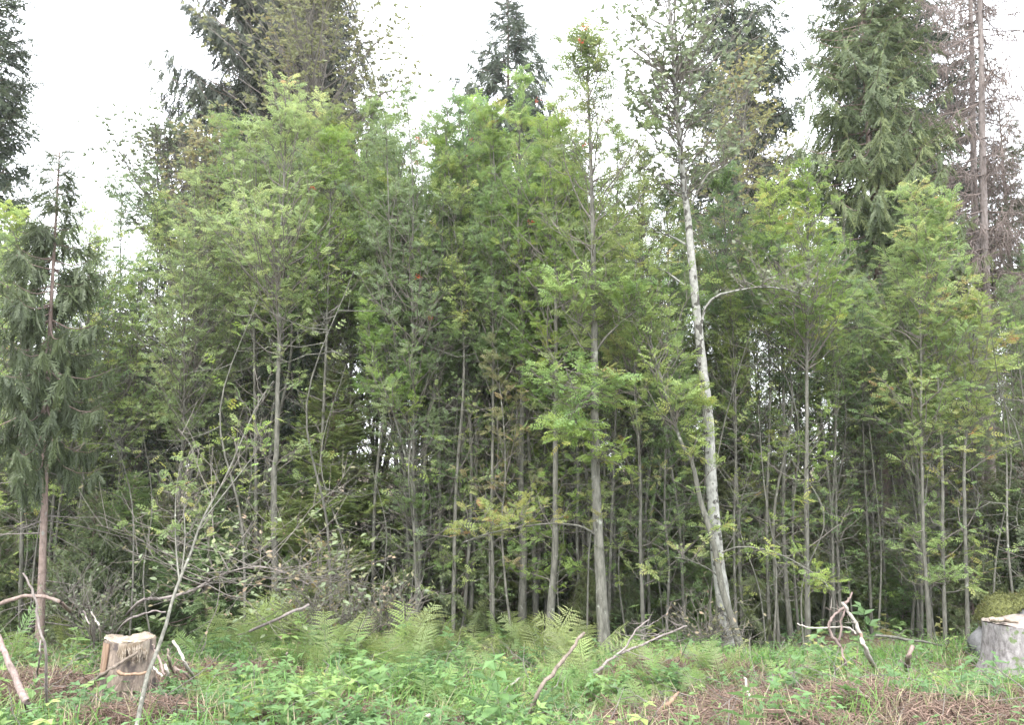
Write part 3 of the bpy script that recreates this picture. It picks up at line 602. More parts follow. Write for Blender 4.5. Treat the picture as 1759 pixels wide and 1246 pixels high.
# the dead spruce with two grey stems on the right
def dead_spruce(label, pts, Y, w0, w1, seed, n1):
    rng = np.random.default_rng(seed); path = px_path(pts, Y); base = path[0]
    root = thing('dead_spruce', label, 'tree', tuple(base)); wd = Acc()
    P, R = trunk_tube(wd, path-base, np.array([w0, (w0+w1)/2, w1])/2*Y/FPX, rng, 10, 36, .3)
    tw = Acc(); dead_twigs(tw, P, R, rng, .05, .98, n1, .95, hang=.25, ns=11)
    # hanging curtains of bare twigs
    nb = 150; tt = rng.uniform(.35, .98, nb); i = (tt*35).astype(int); az = rng.uniform(0, 6.28, nb); L = rng.uniform(.4, 1.8, nb)
    h = np.stack([np.cos(az), np.sin(az), 0*az], 1); u = np.linspace(0, 1, 5)[None, :, None]
    Q = P[i][:, None]+L[:, None, None]*(h[:, None]*u+np.array([0, 0, 1.])*(-.35*u+.4*u**2.5))
    tubes(tw, Q, .011*np.ones((nb, 1))*np.linspace(1, .3, 5)[None], 3, 0)
    ri = np.repeat(np.arange(nb), 22); S0, T0 = along(Q[ri], rng.uniform(.15, 1, len(ri))); l2 = rng.uniform(.08, .4, len(ri))
    d = nrm(rng.normal(0, .35, (len(ri), 3))+T0*.2-np.array([0, 0, 1.])); Q2 = S0[:, None]+l2[:, None, None]*d[:, None]*np.linspace(0, 1, 3)[None, :, None]
    Q2[:, 1:] += rng.normal(0, .02, (len(ri), 2, 3)); tubes(tw, Q2, np.full((len(ri), 1), .006)*np.array([[1, .8, .3]]), 3, 0)
    mobj('trunk', wd, [M['dead_bark']], root); mobj('dead_branches', tw, [M['spruce_dry_twig']], root)
M['spruce_dry_twig'] = barkmat('spruce_dry_twig', (.12, .095, .085), (.24, .20, .18), None, bump=.1)
dead_spruce('bare dead spruce with the right-hand grey stem of two, twiggy up to the sky', [(1700, 1060), (1702, 950), (1700, 741), (1695, 560), (1691, 410), (1688, 273), (1686, 136), (1683, 0), (1680, -120)], 13.2, 19, 7, 61, 110)
dead_spruce('dead brownish spruce stem just left of the bare twiggy one, hung with dry twigs', [(1690, 1060), (1686, 900), (1683, 700), (1678, 500), (1674, 341), (1671, 205), (1670, 102), (1667, 0), (1664, -120)], 14., 17, 6, 62, 120)
hero_spruce('dark-boled spruce standing hidden behind the dense middle clump of stems', 878, 300, 13.2, 64, leafm='spruce_dark', r0=.10, lo=.5, Rmax=1.3, comb=.7, dens=14, dead_lo=.04, deadlen=1.1)
dead_spruce('thin dead conifer trunk with bare side twigs between the green spruce bole and the poles', [(1545, 1060), (1546, 900), (1545, 700), (1540, 560), (1540, 470)], 13.5, 10, 5, 63, 60)

# ================================================================ THICKET FILL (copies)
def sky_y(px):
    xs = [-400, 0, 60, 150, 195, 225, 300, 380, 410, 490, 560, 650, 700, 790, 890, 960, 1080, 1130, 1230, 1330, 1380, 1440, 1500, 1560, 1660, 1700, 1800, 2200]
    ys = [330, 350, 330, 360, 395, 300, 290, 260, 200, 165, 210, 185, 190, 180, 160, 200, 260, 330, 330, 320, 310, 320, 370, 330, 360, 410, 430, 350]
    return np.interp(px, xs, ys)
def make_rowan(H, seed, leafm, kinds, t0=.50, nb=58, spread=.95, k=3, size=.14, tint=.4, label='x', two=False):
    rng = np.random.default_rng(seed); root = thing('rowan_tree', label, 'tree', (0, 0, -50)); wood, leaf, tk = Acc(), Acc(), Acc()
    for q in range(2 if two else 1):
        bx = q*rng.uniform(.08, .2)
        pth = np.array([(bx, 0, -.1), (bx+rng.normal(0, .1), rng.normal(0, .1), H*.3), (bx+rng.normal(0, .18), rng.normal(0, .18), H*.6), (bx+rng.normal(0, .3), rng.normal(0, .3), H)])
        P, R = trunk_tube(tk, pth, [.033, .023, .006], rng, 7, 22, .3)
        grow(wood, leaf, P, R, rng, t0=t0, spread=spread, nb=nb//(2 if two else 1), kinds=kinds, size=size, k=k, tint=tint)
        grow(wood, leaf, P, R, rng, t0=.10, t1=t0, spread=.55, nb=15, kinds=kinds, size=size*.9, k=2, ns=3, tint=tint+.1, elev=(5, 50), taper=.1)
        dead_twigs(wood, P, R, rng, .05, t0, 10, .5, 0)
    mobj('trunk', tk, [M['grey_bark']], root); mobj('branches', wood, [M['grey_bark'], M['twig']], root); mobj('crown', leaf, [M[leafm]], root); return root
protos = [make_rowan(7.4, 71, 'rowan_leaf', ROWAN_FAR, tint=.5), make_rowan(7.4, 72, 'rowan_leaf_blue', ROWAN_FAR, two=True), make_rowan(7.4, 73, 'rowan_leaf', ROWAN_FAR, tint=.55, t0=.5),
          make_rowan(7.4, 74, 'rowan_leaf_blue', ROWAN_FAR, tint=.4, two=True, t0=.58), make_rowan(7.4, 75, 'rowan_leaf', ROWAN_FAR, tint=.6, t0=.42, spread=1.0)]
used = set()
def place(protoL, key, i, loc, rz, sc, label, group, lean=(0, 0)):
    p = protoL[i]
    if (key, i) not in used:
        used.add((key, i)); p.location = loc; p.rotation_euler = (lean[0], lean[1], rz); p.scale = (sc,)*3; p['label'] = label; p['group'] = group; return p
    return dup(p, loc, rz, sc, label, group, lean)
ZONES = [(70, 'at the left edge'), (170, 'behind the weeping young spruce'), (300, 'behind the pale stump'), (420, 'behind the leaning grey sapling'), (530, 'behind the double-stemmed rowan'),
         (640, 'behind the bright young spruce'), (740, 'behind the bow-kinked rowan'), (830, 'behind the lone slender rowan'), (920, 'behind the dense stem clump'), (1000, 'behind the right-bending rowan'),
         (1070, 'behind the thick grey rowan'), (1180, 'between the thick rowan and the pale tree'), (1290, 'behind the tall pale tree'), (1400, 'behind the greenish-grey pole'), (1550, 'behind the big green spruce'),
         (1680, 'behind the three right-hand poles'), (9999, 'at the right edge above the boulder')]
def zone(px):
    for a, t in ZONES:
        if px < a: return t
REG = {}
def reg(o, px, kind, where, group):                      # remember it; its own label is written once all its likes stand
    REG.setdefault((kind, where), []).append((px, o)); o['group'] = group
def write_labels():
    od = ['leftmost', 'second', 'third', 'fourth', 'fifth', 'sixth', 'seventh', 'eighth', 'ninth', 'tenth', 'eleventh', 'twelfth', 'thirteenth', 'fourteenth', 'fifteenth', 'sixteenth', 'seventeenth', 'eighteenth', 'nineteenth', 'twentieth']+['inner']*30
    for (kind, where), L in REG.items():
        L.sort(key=lambda a: a[0]); n = len(L)
        for i, (px, o) in enumerate(L):
            if n == 1: o['label'] = f'{kind} {where}'
            elif i == n-1: o['label'] = f'rightmost {kind} {where}'
            else: o['label'] = f'{od[i]} {"" if i == 0 else "from left "}{kind} {where}'
rg = np.random.default_rng(77)
def fill_rowans(n, Y0, Y1, drop, tag_):
    for j in range(n):
        px = -140+(2050)*(j+rg.uniform(.1, .9))/n; Y = rg.uniform(Y0, Y1)
        g = G(px, Y); yt = sky_y(px)+rg.uniform(*drop); H = at(px, yt, Y)[2]-g[2]
        o = place(protos, 'r', int(rg.integers(0, 5)), tuple(g), rg.uniform(0, 6.28), H/7.55, '', '', (rg.normal(0, .03), rg.normal(0, .03))); reg(o, px, f'{tag_} rowan', zone(px), 'slender rowans filling the thicket')
fill_rowans(32, 10.9, 12.4, (5, 170), 'slender leafy')
fill_rowans(30, 12.4, 15, (0, 110), 'taller half-hidden')

poles = [make_rowan(7.4, 171+q, 'rowan_leaf' if q % 2 else 'rowan_leaf_blue', ROWAN_FAR, tint=.5, t0=.66, nb=34, spread=.6, two=q == 2) for q in range(4)]
for j in range(46):
    px = 400+1250*(j+rg.uniform(0, 1))/46 if j % 3 else 560+480*rg.random(); Y = rg.uniform(10.2, 12.6); g = G(px, Y); H = at(px, sky_y(px)+rg.uniform(20, 200), Y)[2]-g[2]
    o = place(poles, 'p', j % 4, tuple(g), rg.uniform(0, 6.28), H/7.55, '', '', (rg.normal(0, .02), rg.normal(0, .02))); reg(o, px, 'bare-boled pole rowan', zone(px), 'slim pole-like rowans with leaves only at the top')
sproto = []
for q, (lf, cb, lo) in enumerate([('spruce_dark', .8, .18), ('spruce_dark', .6, .3), ('spruce_mid', .8, .14), ('spruce_mid', .5, .2), ('spruce_dark', .75, .42)]):
    sproto.append(spruce('spruce_tree', 'x', (0, 0, -50), 9., 80+q, leafm=lf, r0=.10, lo=lo, Rmax=1.55, comb=cb, sprig_l=.36, dens=11, prof=.6, deadlen=1.0, step=.34, tint=.35))
def fill_spruce(n, Y0, Y1, drop, x0, x1, tag_, skip=()):
    for j in range(n):
        px = x0+(x1-x0)*(j+rg.uniform(.05, .95))/n; Y = rg.uniform(Y0, Y1)
        if any(a < px < b for a, b in skip): continue
        g = G(px, Y); yt = sky_y(px)+rg.uniform(*drop); H = at(px, yt, Y)[2]-g[2]
        o = place(sproto, 's', int(rg.integers(0, 5)), tuple(g), rg.uniform(0, 6.28), H/9., '', '', (rg.normal(0, .015), rg.normal(0, .015))); reg(o, px, f'{tag_} spruce', zone(px), 'dark spruces within the wood')
fill_spruce(24, 12.5, 15.5, (90, 460), -150, 1920, 'shaded', skip=[(1345, 1415), (635, 690), (500, 600)])
fill_spruce(30, 16, 22, (40, 300), -200, 1960, 'deeper dark', skip=[(1310, 1440), (620, 700)])
fill_spruce(26, 24, 34, (60, 330), -220, 1980, 'farthest', skip=[(1300, 1450), (610, 720), (770, 850), (380, 450)])
# low weeping understory spruces
uproto = [spruce('spruce_sapling', 'x', (0, 0, -50), 2.6, 90+q, leafm=lf, bark='red_bark', r0=.025, lo=.05, Rmax=.95, comb=cb, sprig_l=.22, dens=30, prof=.7, nper=6, step=.15, dead_lo=0., deadlen=.4, tint=.4, kinds=SPRIG_FAR, el=(35, -5)) for q, (lf, cb) in enumerate([('spruce_mid', .5), ('spruce_mid', .7), ('spruce_young', .3)])]
for j, (px, yt, Y) in enumerate([(-40, 880, 10), (150, 850, 10.5), (215, 820, 11), (430, 860, 11.5), (650, 850, 12), (690, 900, 12.5), (800, 880, 12.5), (835, 960, 11.6), (1010, 880, 12.8), (1065, 850, 12), (1135, 900, 11.5), (1180, 820, 12.2),
                                 (1215, 930, 11), (1400, 850, 12), (1440, 800, 12.5), (1480, 900, 11.8), (1560, 870, 12), (1640, 880, 12.3), (1720, 820, 12), (1780, 780, 11), (930, 930, 12.6), (745, 950, 12.2), (280, 900, 12), (20, 780, 12), (1330, 700, 13), (1250, 780, 13), (110, 700, 12.5)]+[(rg.uniform(-40, 1800), rg.uniform(840, 1010), rg.uniform(10.3, 12.8)) for _ in range(34)]):
    g = G(px, Y); H = at(px, yt, Y)[2]-g[2]; o = place(uproto, 'u', [0, 1, 2, 0, 1][j % 5], tuple(g), rg.uniform(0, 6.28), H/2.6, '', ''); reg(o, px, 'low shaded spruce sapling', zone(px), 'low spruce saplings on the shaded floor')

# thin bare stems low in the thicket
def make_stem(seed):
    rng = np.random.default_rng(seed); root = thing('bare_stem', 'x', 'sapling', (0, 0, -50)); a = Acc(); H = 3.4
    pth = np.array([(0, 0, -.1), (rng.normal(0, .05), rng.normal(0, .05), H*.33), (rng.normal(0, .12), rng.normal(0, .1), H*.66), (rng.normal(0, .35), rng.normal(0, .2), H)])
    P, R = trunk_tube(a, pth, [.015, .010, .003], rng, 6, 16, .2); dead_twigs(a, P, R, rng, .25, .98, 16, .5, -.15)
    mobj('trunk', a, [M['grey_bark']], root); l = Acc(); i = rng.integers(5, 16, 14)
    leaves_at(l, P[i]+rng.normal(0, .14, (14, 3)), np.tile([0, 0, 1.], (14, 1)), rng, ROWAN_FAR, .13, 2, rng.uniform(.4, .95, 14)); mobj('foliage', l, [M['rowan_leaf']], root); return root
stems = [make_stem(200+q) for q in range(6)]
for j in range(64):
    px = -60+1880*(j+rg.uniform(0, 1))/64; Y = rg.uniform(9.6, 12.5); g = G(px, Y); o = place(stems, 't', j % 6, tuple(g), rg.uniform(0, 6.28), rg.uniform(.6, 1.35), '', '', (rg.normal(0, .06), rg.normal(0, .06))); reg(o, px, 'thin bare-twigged sapling', zone(px), 'thin sapling stems low in the shade')

# ================================================================ FOREGROUND WOODY THINGS
def pt(p):
    if len(p) == 2: return ground(*p, .02)
    if p[2] == 'g': return ground(p[0], p[1], p[3] if len(p) > 3 else .02)
    return at(*p)
def stick(name, label, cat, pts, w0, w1, mat, seed=0, twigs=0, group=None, sides=8, tl=.3, part_twigs='twig'):
    rng = np.random.default_rng(900+seed); Pw = np.array([pt(p) for p in pts]); base = Pw[0]
    Ym = Pw[:, 1].mean(); n = max(8, int(len(pts)*3.5)); Q = smooth(Pw-base, n); a = Acc()
    Q[1:-1] += rng.normal(0, .0045, (n-2, 3))
    R = np.linspace(w0, w1, n)/2*Ym/FPX*(1+rng.normal(0, .10, n)); tubes(a, Q, R, sides, 0)
    for e in (0, n-1):
        k = sides; V = np.vstack([a.v[0][0].reshape(n, sides, 3)[e], Q[e][None]]); a.add(V, [[i, (i+1) % k, k] for i in range(k)], 1)
    if twigs:
        dead_twigs(a, Q, R, rng, .25, 1, twigs, tl, -.2, 3)
    root = mobj(name, a, [M[mat], M['cut_wood' if mat not in ('twig', 'grey_bark', 'slash') else mat]]); root.location = base
    return tag(root, label, cat, group)
# leaning willow sapling at left, and the arching one
broad_hero('willow_sapling', 'slim grey sapling leaning right across the stump, forked near knee height', 'sapling',
  [(236, 1244), (253, 1162), (280, 1093), (294, 1039), (308, 998), (328, 950), (345, 899), (369, 854), (390, 815), (420, 745), (445, 690), (470, 655)], 5.15, 8.5, 4, 300, dY=3.5,
  crown=[C(t0=.55, spread=.45, nb=8, k=1, size=.085, ns=2, tint=.7, elev=(20, 60), keep=.4)], bark='grey_bark', sides=8, flare=.0,
  limbs=[([(308, 998, 0.86), (303, 950, 1.03), (301, 900, 1.20), (303, 840, 1.46), (311, 790, 1.64)], 4, C(t0=.3, spread=.25, nb=9, k=1, size=.09, ns=2, tint=.8, keep=.6)),
         ([(310, 1000, 0.87), (318, 930, 1.15), (316, 870, 1.41), (322, 800, 1.65), (335, 770, 1.76)], 3.5, C(t0=.2, spread=.25, nb=12, k=2, size=.10, ns=2, tint=.7, elev=(-20, 40), keep=.7)),
         ([(345, 899, 1.21), (400, 830, 1.45), (430, 790, 1.64), (450, 755, 1.76)], 3.2, C(t0=.4, spread=.3, nb=8, k=1, size=.09, ns=2, tint=.7, keep=.6))])
def arch_sapling():
    rng = np.random.default_rng(301)
    pts = [(210, 1054), (239, 1035), (273, 1030), (308, 1022), (335, 1013), (369, 993), (403, 981), (444, 974), (490, 985), (530, 1005)]
    Y = 7.8; Pw = np.array([at(x, y, Y+.001*(x-210)) for x, y in pts]); g = ground(205, 1072); Pw[0] = g; base = Pw[0].copy()
    root = thing('willow_sapling', 'bent-over whitish sapling arching low, its round leaves drying to brown', 'sapling', tuple(base)); a = Acc(); l = Acc()
    Q = smooth(Pw-base, 30); R = np.linspace(6, 2.2, 30)/2*Y/FPX; tubes(a, Q, R, 7, 0)
    grow(a, l, Q, R, rng, t0=.45, spread=.75, nb=30, kinds=SIMPLE, size=.055, k=1, ns=6, tint=.4, tvar=.9, elev=(-50, 45), taper=.0, keep=.8)
    mobj('trunk', a, [M['dead_bark'], M['twig']], root); mobj('crown', l, [M['dry_leaf']], root)
    l2 = Acc(); grow(Acc(), l2, Q, R, rng, t0=.5, spread=.75, nb=22, kinds=SIMPLE, size=.065, k=2, ns=5, tint=.6, elev=(-50, 45), taper=.0, keep=.8); mobj('foliage', l2, [M['grey_leaf']], root)
arch_sapling()
def bush(label, px, yt, Y, seed, leafm='dry_leaf', w=.6, size=.05, nst=6, k=1, ns=4, name='bush', tint=.4):
    rng = np.random.default_rng(seed); g = G(px, Y); H = at(px, yt, Y)[2]-g[2]; root = thing(name, label, 'bush', tuple(g)); a, l = Acc(), Acc()
    for q in range(nst):
        e = np.array([rng.normal(0, w), rng.normal(0, w*.6), H*rng.uniform(.6, 1)]); P = smooth(np.array([[0, 0, -.05], e*[.3, .3, .45], e]), 8)
        R = np.linspace(.007, .002, 8); tubes(a, P, R, 4, 0); grow(a, l, P, R, rng, t0=.25, spread=.35, nb=9, kinds=SIMPLE, size=size, k=k, ns=ns, tint=tint, tvar=.8, elev=(0, 60), taper=.1, keep=.7)
    mobj('stems', a, [M['twig'], M['twig']], root); mobj('foliage', l, [M[leafm]], root)
bush('twiggy willow bush with pale drying leaves below the bow-kinked twin rowan', 600, 985, 8.6, 310, leafm='grey_leaf', w=.45, tint=.7)
bush('low bush of curled brown leaves left of the bow-kinked twin rowan', 660, 1025, 8.8, 311, w=.3, nst=4)
bush('small brown withered bush at the foot of the white-speckled trunk', 1215, 1070, 9., 312, w=.18, nst=4)
bush('yellow-tipped leafy bush behind the arching whitish sapling', 540, 930, 9.2, 313, leafm='olive_leaf', w=.35, size=.06, k=1, tint=.8)
bush('leafy green bush at the foot of the thicket behind the left stump', 165, 990, 9.4, 314, leafm='grey_leaf', w=.5, size=.05)

stick('broken_branch', 'long straight brown stick slanting up from the herbs at bottom centre', 'branch', [(903, 1250), (922, 1196, 5.6), (956, 1148, 5.75), (983, 1114, 5.9), (1004, 1088, 6.0)], 8, 5, 'brown_wood', 1)
stick('broken_branch', 'peeled reddish branch leaning into the lower left corner', 'branch', [(62, 1250), (48, 1213, 5.3), (31, 1179, 5.4), (14, 1134, 5.5), (-4, 1093, 5.6)], 12, 9, 'pink_wood', 2)
stick('dead_sapling', 'thin whitish dead sapling standing left of the stump, snapped at the top', 'sapling', [(82, 1246), (77, 1128, 5.6), (65, 1066, 5.6), (58, 1022, 5.6), (39, 985, 5.6)], 4.5, 3.2, 'dead_bark', 3)
stick('dead_sapling', 'short grey dead shoot beside the thin whitish sapling', 'sapling', [(62, 1180), (67, 1140, 5.9), (70, 1100, 5.9)], 3.5, 2.5, 'dead_bark', 4)
stick('broken_branch', 'bleached white branch leaning left at the right-hand slash heap', 'branch', [(1513, 1169), (1491, 1124, 7.0), (1477, 1090, 7.0), (1467, 1066, 7.0), (1453, 1047, 7.0), (1447, 1035, 7.0)], 9, 4, 'white_wood', 5, 4, tl=.15)
stick('broken_branch', 'crooked pinkish branch crossing behind the bleached white one at the slash heap', 'branch', [(1515, 1222), (1501, 1210, 'g', .05), (1473, 1185, 'g', .12), (1456, 1162, 6.9), (1451, 1135, 6.95), (1443, 1111, 7.0), (1444, 1073, 7.0), (1450, 1049, 7.0), (1464, 1018, 7.0)], 6, 3, 'pink_wood', 6, 5, tl=.15)
stick('broken_branch', 'short hooked branch tied into the crossing branches at the slash heap', 'branch', [(1443, 1111, 7.0), (1428, 1090, 7.0), (1424, 1073, 7.0), (1432, 1060, 7.0), (1448, 1045, 7.0), (1458, 1028, 7.0)], 5, 4, 'pink_wood', 7)
stick('fallen_pole', 'thin white twig running level from the bleached branch into the dark wood', 'branch', [(1470, 1090, 7.), (1460, 1080, 7.05), (1430, 1078, 7.2), (1390, 1078, 7.3), (1370, 1072, 7.4)], 3, 2, 'white_wood', 8)
stick('log', 'pinkish weathered log lying behind the slash heap', 'log', [(1437, 1155, 'g', .05), (1480, 1166, 'g', .05), (1515, 1176, 'g', .05), (1545, 1190, 'g', .04)], 15, 12, 'dead_bark', 9, sides=10)
stick('log', 'short dark round log among grass at the right', 'log', [(1227, 1204, 'g', .05), (1265, 1201, 'g', .05)], 15, 14, 'spruce_bark', 10, sides=10)
stick('log', 'dark rotting log with a reddish torn top near the bottom right', 'log', [(1079, 1222, 'g', .05), (1120, 1225, 'g', .06), (1170, 1234, 'g', .05)], 18, 14, 'red_bark', 11, sides=10)
stick('wood_splinter', 'orange-brown torn wedge of wood rising from the rotting log', 'splinter', [(1134, 1224, 'g', .08), (1150, 1208, 5.75), (1166, 1190, 5.8)], 13, 4, 'orange_wood', 12, sides=5)
stick('broken_branch', 'reddish forked stick lying across brown needles at the right', 'branch', [(1371, 1165, 'g', .12), (1385, 1182, 'g', .06), (1412, 1203, 'g', .04), (1443, 1223, 'g', .03)], 6, 5, 'pink_wood', 13)
stick('broken_stub', 'upright dark broken stub behind the slash heap', 'stub', [(1555, 1165), (1560, 1135, 7.), (1568, 1111, 7.)], 10, 6, 'red_bark', 14)
stick('fallen_pole', 'thin mossy pole lying level in front of the dark trunks at the right', 'branch', [(1504, 1092, 8.6), (1545, 1098, 8.7), (1590, 1104, 8.8), (1620, 1110, 8.8)], 5, 3, 'grey_bark', 15)
stick('broken_branch', 'long weathered fallen branch at bottom right, curved over the needles', 'branch', [(1555, 1240), (1580, 1215, 'g', .08), (1610, 1195, 'g', .08), (1625, 1190, 'g', .04)], 5, 4, 'slash', 16)
stick('broken_branch', 'pale broken stick end poking up at the very bottom right of centre', 'branch', [(1540, 1250), (1547, 1232, 5.3), (1553, 1222, 5.35)], 7, 5, 'white_wood', 17)
stick('broken_branch', 'white-barked stick standing by the orange autumn leaves', 'branch', [(1284, 1246), (1288, 1225, 5.6), (1284, 1190, 5.8), (1279, 1166, 6)], 5, 4, 'white_wood', 18)
# grey forked fallen branch in the middle
stick('fallen_branch', 'grey forked fallen branch fanning out right of the thick grey rowan', 'branch', [(973, 1177), (1000, 1168, 'g', .08), (1024, 1155, 7.0), (1059, 1128, 7.1), (1107, 1107, 7.3), (1150, 1088, 7.4), (1180, 1076, 7.5)], 7, 2.5, 'dead_bark', 19, 10, tl=.3)
stick('fallen_branch', 'upper prong of the grey fan of dead branches right of the thick grey rowan', 'branch', [(1050, 1135, 7.08), (1075, 1112, 7.1), (1090, 1085, 7.1), (1115, 1065, 7.15)], 4, 2, 'dead_bark', 20, 8, tl=.25)
stick('fallen_branch', 'pale fallen branch slanting through the ferns right of the stump', 'branch', [(380, 1105, 'g', .1), (420, 1088, 'g', .25), (475, 1065, 7.6), (530, 1040, 7.8)], 6, 4, 'dead_bark', 21)
stick('fallen_branch', 'dark arched branch bending over the herbs at the left edge', 'branch', [(-20, 1048, 7.2), (20, 1030, 7.2), (51, 1025, 7.2), (85, 1028, 7.2), (113, 1042, 7.2), (125, 1060)], 6, 4, 'red_bark', 22, 4)
stick('fallen_branch', 'thin pale branch arching over brown slash behind the left stump', 'branch', [(198, 1095), (215, 1070, 7.0), (250, 1054, 7.1), (285, 1052, 7.1)], 3, 2, 'dead_bark', 23)
stick('fallen_branch', 'level brown branch lying behind the left stump', 'branch', [(175, 1060, 'g', .1), (215, 1056, 'g', .12), (255, 1057, 'g', .12), (285, 1058, 'g', .05)], 5, 3, 'red_bark', 24, 3)
stick('fallen_branch', 'brown branch slanting over the slash at the left edge', 'branch', [(5, 1082, 'g', .05), (50, 1070, 'g', .1), (100, 1050, 'g', .15)], 5, 3, 'slash', 25, 5)
stick('dead_shoot', 'whitish curved dead shoot standing left above the stump', 'shoot', [(163, 1110), (156, 1085, 6.5), (148, 1060, 6.5), (143, 1050, 6.5)], 2.5, 2, 'dead_bark', 26)
stick('dead_shoot', 'bent pale shoot just behind the left rim of the stump', 'shoot', [(172, 1108), (171, 1085, 6.5), (165, 1065, 6.5), (157, 1052, 6.5)], 2.5, 2, 'white_wood', 27)
stick('broken_branch', 'dark forked stick lying at the bottom left of centre', 'branch', [(485, 1238, 'g', .04), (520, 1234, 'g', .04), (555, 1226, 'g', .05)], 6, 5, 'red_bark', 28)
stick('broken_branch', 'pale sawn branch end at the bottom edge left of centre', 'branch', [(712, 1250), (728, 1236, 5.2), (745, 1228, 5.2)], 9, 7, 'white_wood', 29)
stick('broken_branch', 'small white curved stick in the herbs left of the long brown stick', 'branch', [(866, 1190), (878, 1176, 'g', .1), (892, 1167, 'g', .1), (908, 1164, 'g', .05)], 4, 3, 'white_wood', 30)
stick('broken_branch', 'yellowish bare stalk slanting through grass at bottom right of centre', 'stalk', [(1240, 1236), (1262, 1220, 'g', .1), (1292, 1203, 'g', .15)], 3, 2.5, 'orange_wood', 31)

# ---- left stump
def stump(label, px, yt, yb, wpx, Y, seed, side, top, flare=.35, irr=.07):
    rng = np.random.default_rng(seed); b = at(px, yb, Y); base = np.array([b[0], Y, float(gz(b[0], Y))]); h = at(px, yt, Y)[2]-base[2]; r = wpx/2*Y/FPX
    root = thing('tree_stump', label, 'stump', tuple(base)); ns, K = 48, 9; a = np.arange(ns)*2*math.pi/ns
    irrf = 1+irr*np.sin(2*a+1)+irr*.6*np.sin(3*a+2)+irr*.5*np.sin(7*a)+rng.normal(0, .008, ns)
    V = []
    for k in range(K):
        z = -.08+(h+.08)*k/(K-1); f = 1+flare*max(0, 1-z/h)**2.5*(1+.45*np.sin(5*a+.8))
        V.append(np.stack([r*irrf*f*np.cos(a), r*irrf*f*np.sin(a)*.9, np.full(ns, z)+ (0 if k < K-1 else 0)], 1)+rng.normal(0, .004, (ns, 3)))
    V = np.array(V); V[-1, :, 2] = h+.012*np.sin(2*a+.5); idx = np.arange(K*ns).reshape(K, ns); A = Acc()
    A.add(V, np.stack([idx[:-1], np.roll(idx, -1, 1)[:-1], np.roll(idx, -1, 1)[1:], idx[1:]], -1).reshape(-1, 4), 0, None, True); mobj('bark' if side == 'stump_bark' else 'trunk_base', A, [M[side]], root)
    T = Acc(); rim = V[-1]; rings = []
    for k, s in enumerate((1.005, .96, .7, .4, .12)):
        q = rim.copy(); q[:, :2] *= s; q[:, 2] = rim[:, 2]*(1)+(.0 if k == 0 else .012+.004*math.sin(k*2))+rng.normal(0, .0015, ns)+.010*np.sin(q[:, 0]/r*5); rings.append(q)
    c = np.array([[0, 0, h+.015]]); Vt = np.vstack(rings+[c]); i = np.arange(5*ns).reshape(5, ns)
    T.add(Vt, np.stack([i[:-1], np.roll(i, -1, 1)[:-1], np.roll(i, -1, 1)[1:], i[1:]], -1).reshape(-1, 4), 0, None, True)
    T.f.append((np.stack([i[-1], np.roll(i[-1], -1), np.full(ns, 5*ns)], 1), 0, True)); mobj('cut_face', T, [M[top]], root)
    return root, base, h, r
root, base, h, r = stump('pale sawn stump with crumbling brown sides, strips of wood leaning around it', 219, 1098, 1172, 72, 6.3, 320, 'stump_side', 'cut_wood', flare=.28, irr=.06)
base_l, r_l = base, r
rng = np.random.default_rng(321)                     # pale torn face hanging over the right front
A = Acc()
for q in range(70):
    a = -.95+rng.uniform(-.6, .6); l = rng.uniform(.05, .15)
    o = np.array([math.cos(a)*r*1.10, math.sin(a)*r*1.02, h-.0]); P = np.array([o, o+[0, -.006, -l*.5], o+[rng.normal(0, .01), -.012, -l]]); tubes(A, P, np.array([.008, .008, .004]), 4, 0)
mobj('torn_wood', A, [M['cut_wood']], root)
A = Acc()
for q in range(18):
    a = math.pi+.5+rng.uniform(-.35, .5); l = rng.uniform(.18, .32)
    o = np.array([math.cos(a)*r*1.05, math.sin(a)*r*.96, h-.01]); P = np.array([o, o+[-.004, -.006, -l*.5], o+[-.012, -.012, -l]]); tubes(A, P, np.array([.012, .012, .007]), 4, 0)
mobj('bare_wood_strip', A, [M['orange_wood']], root)
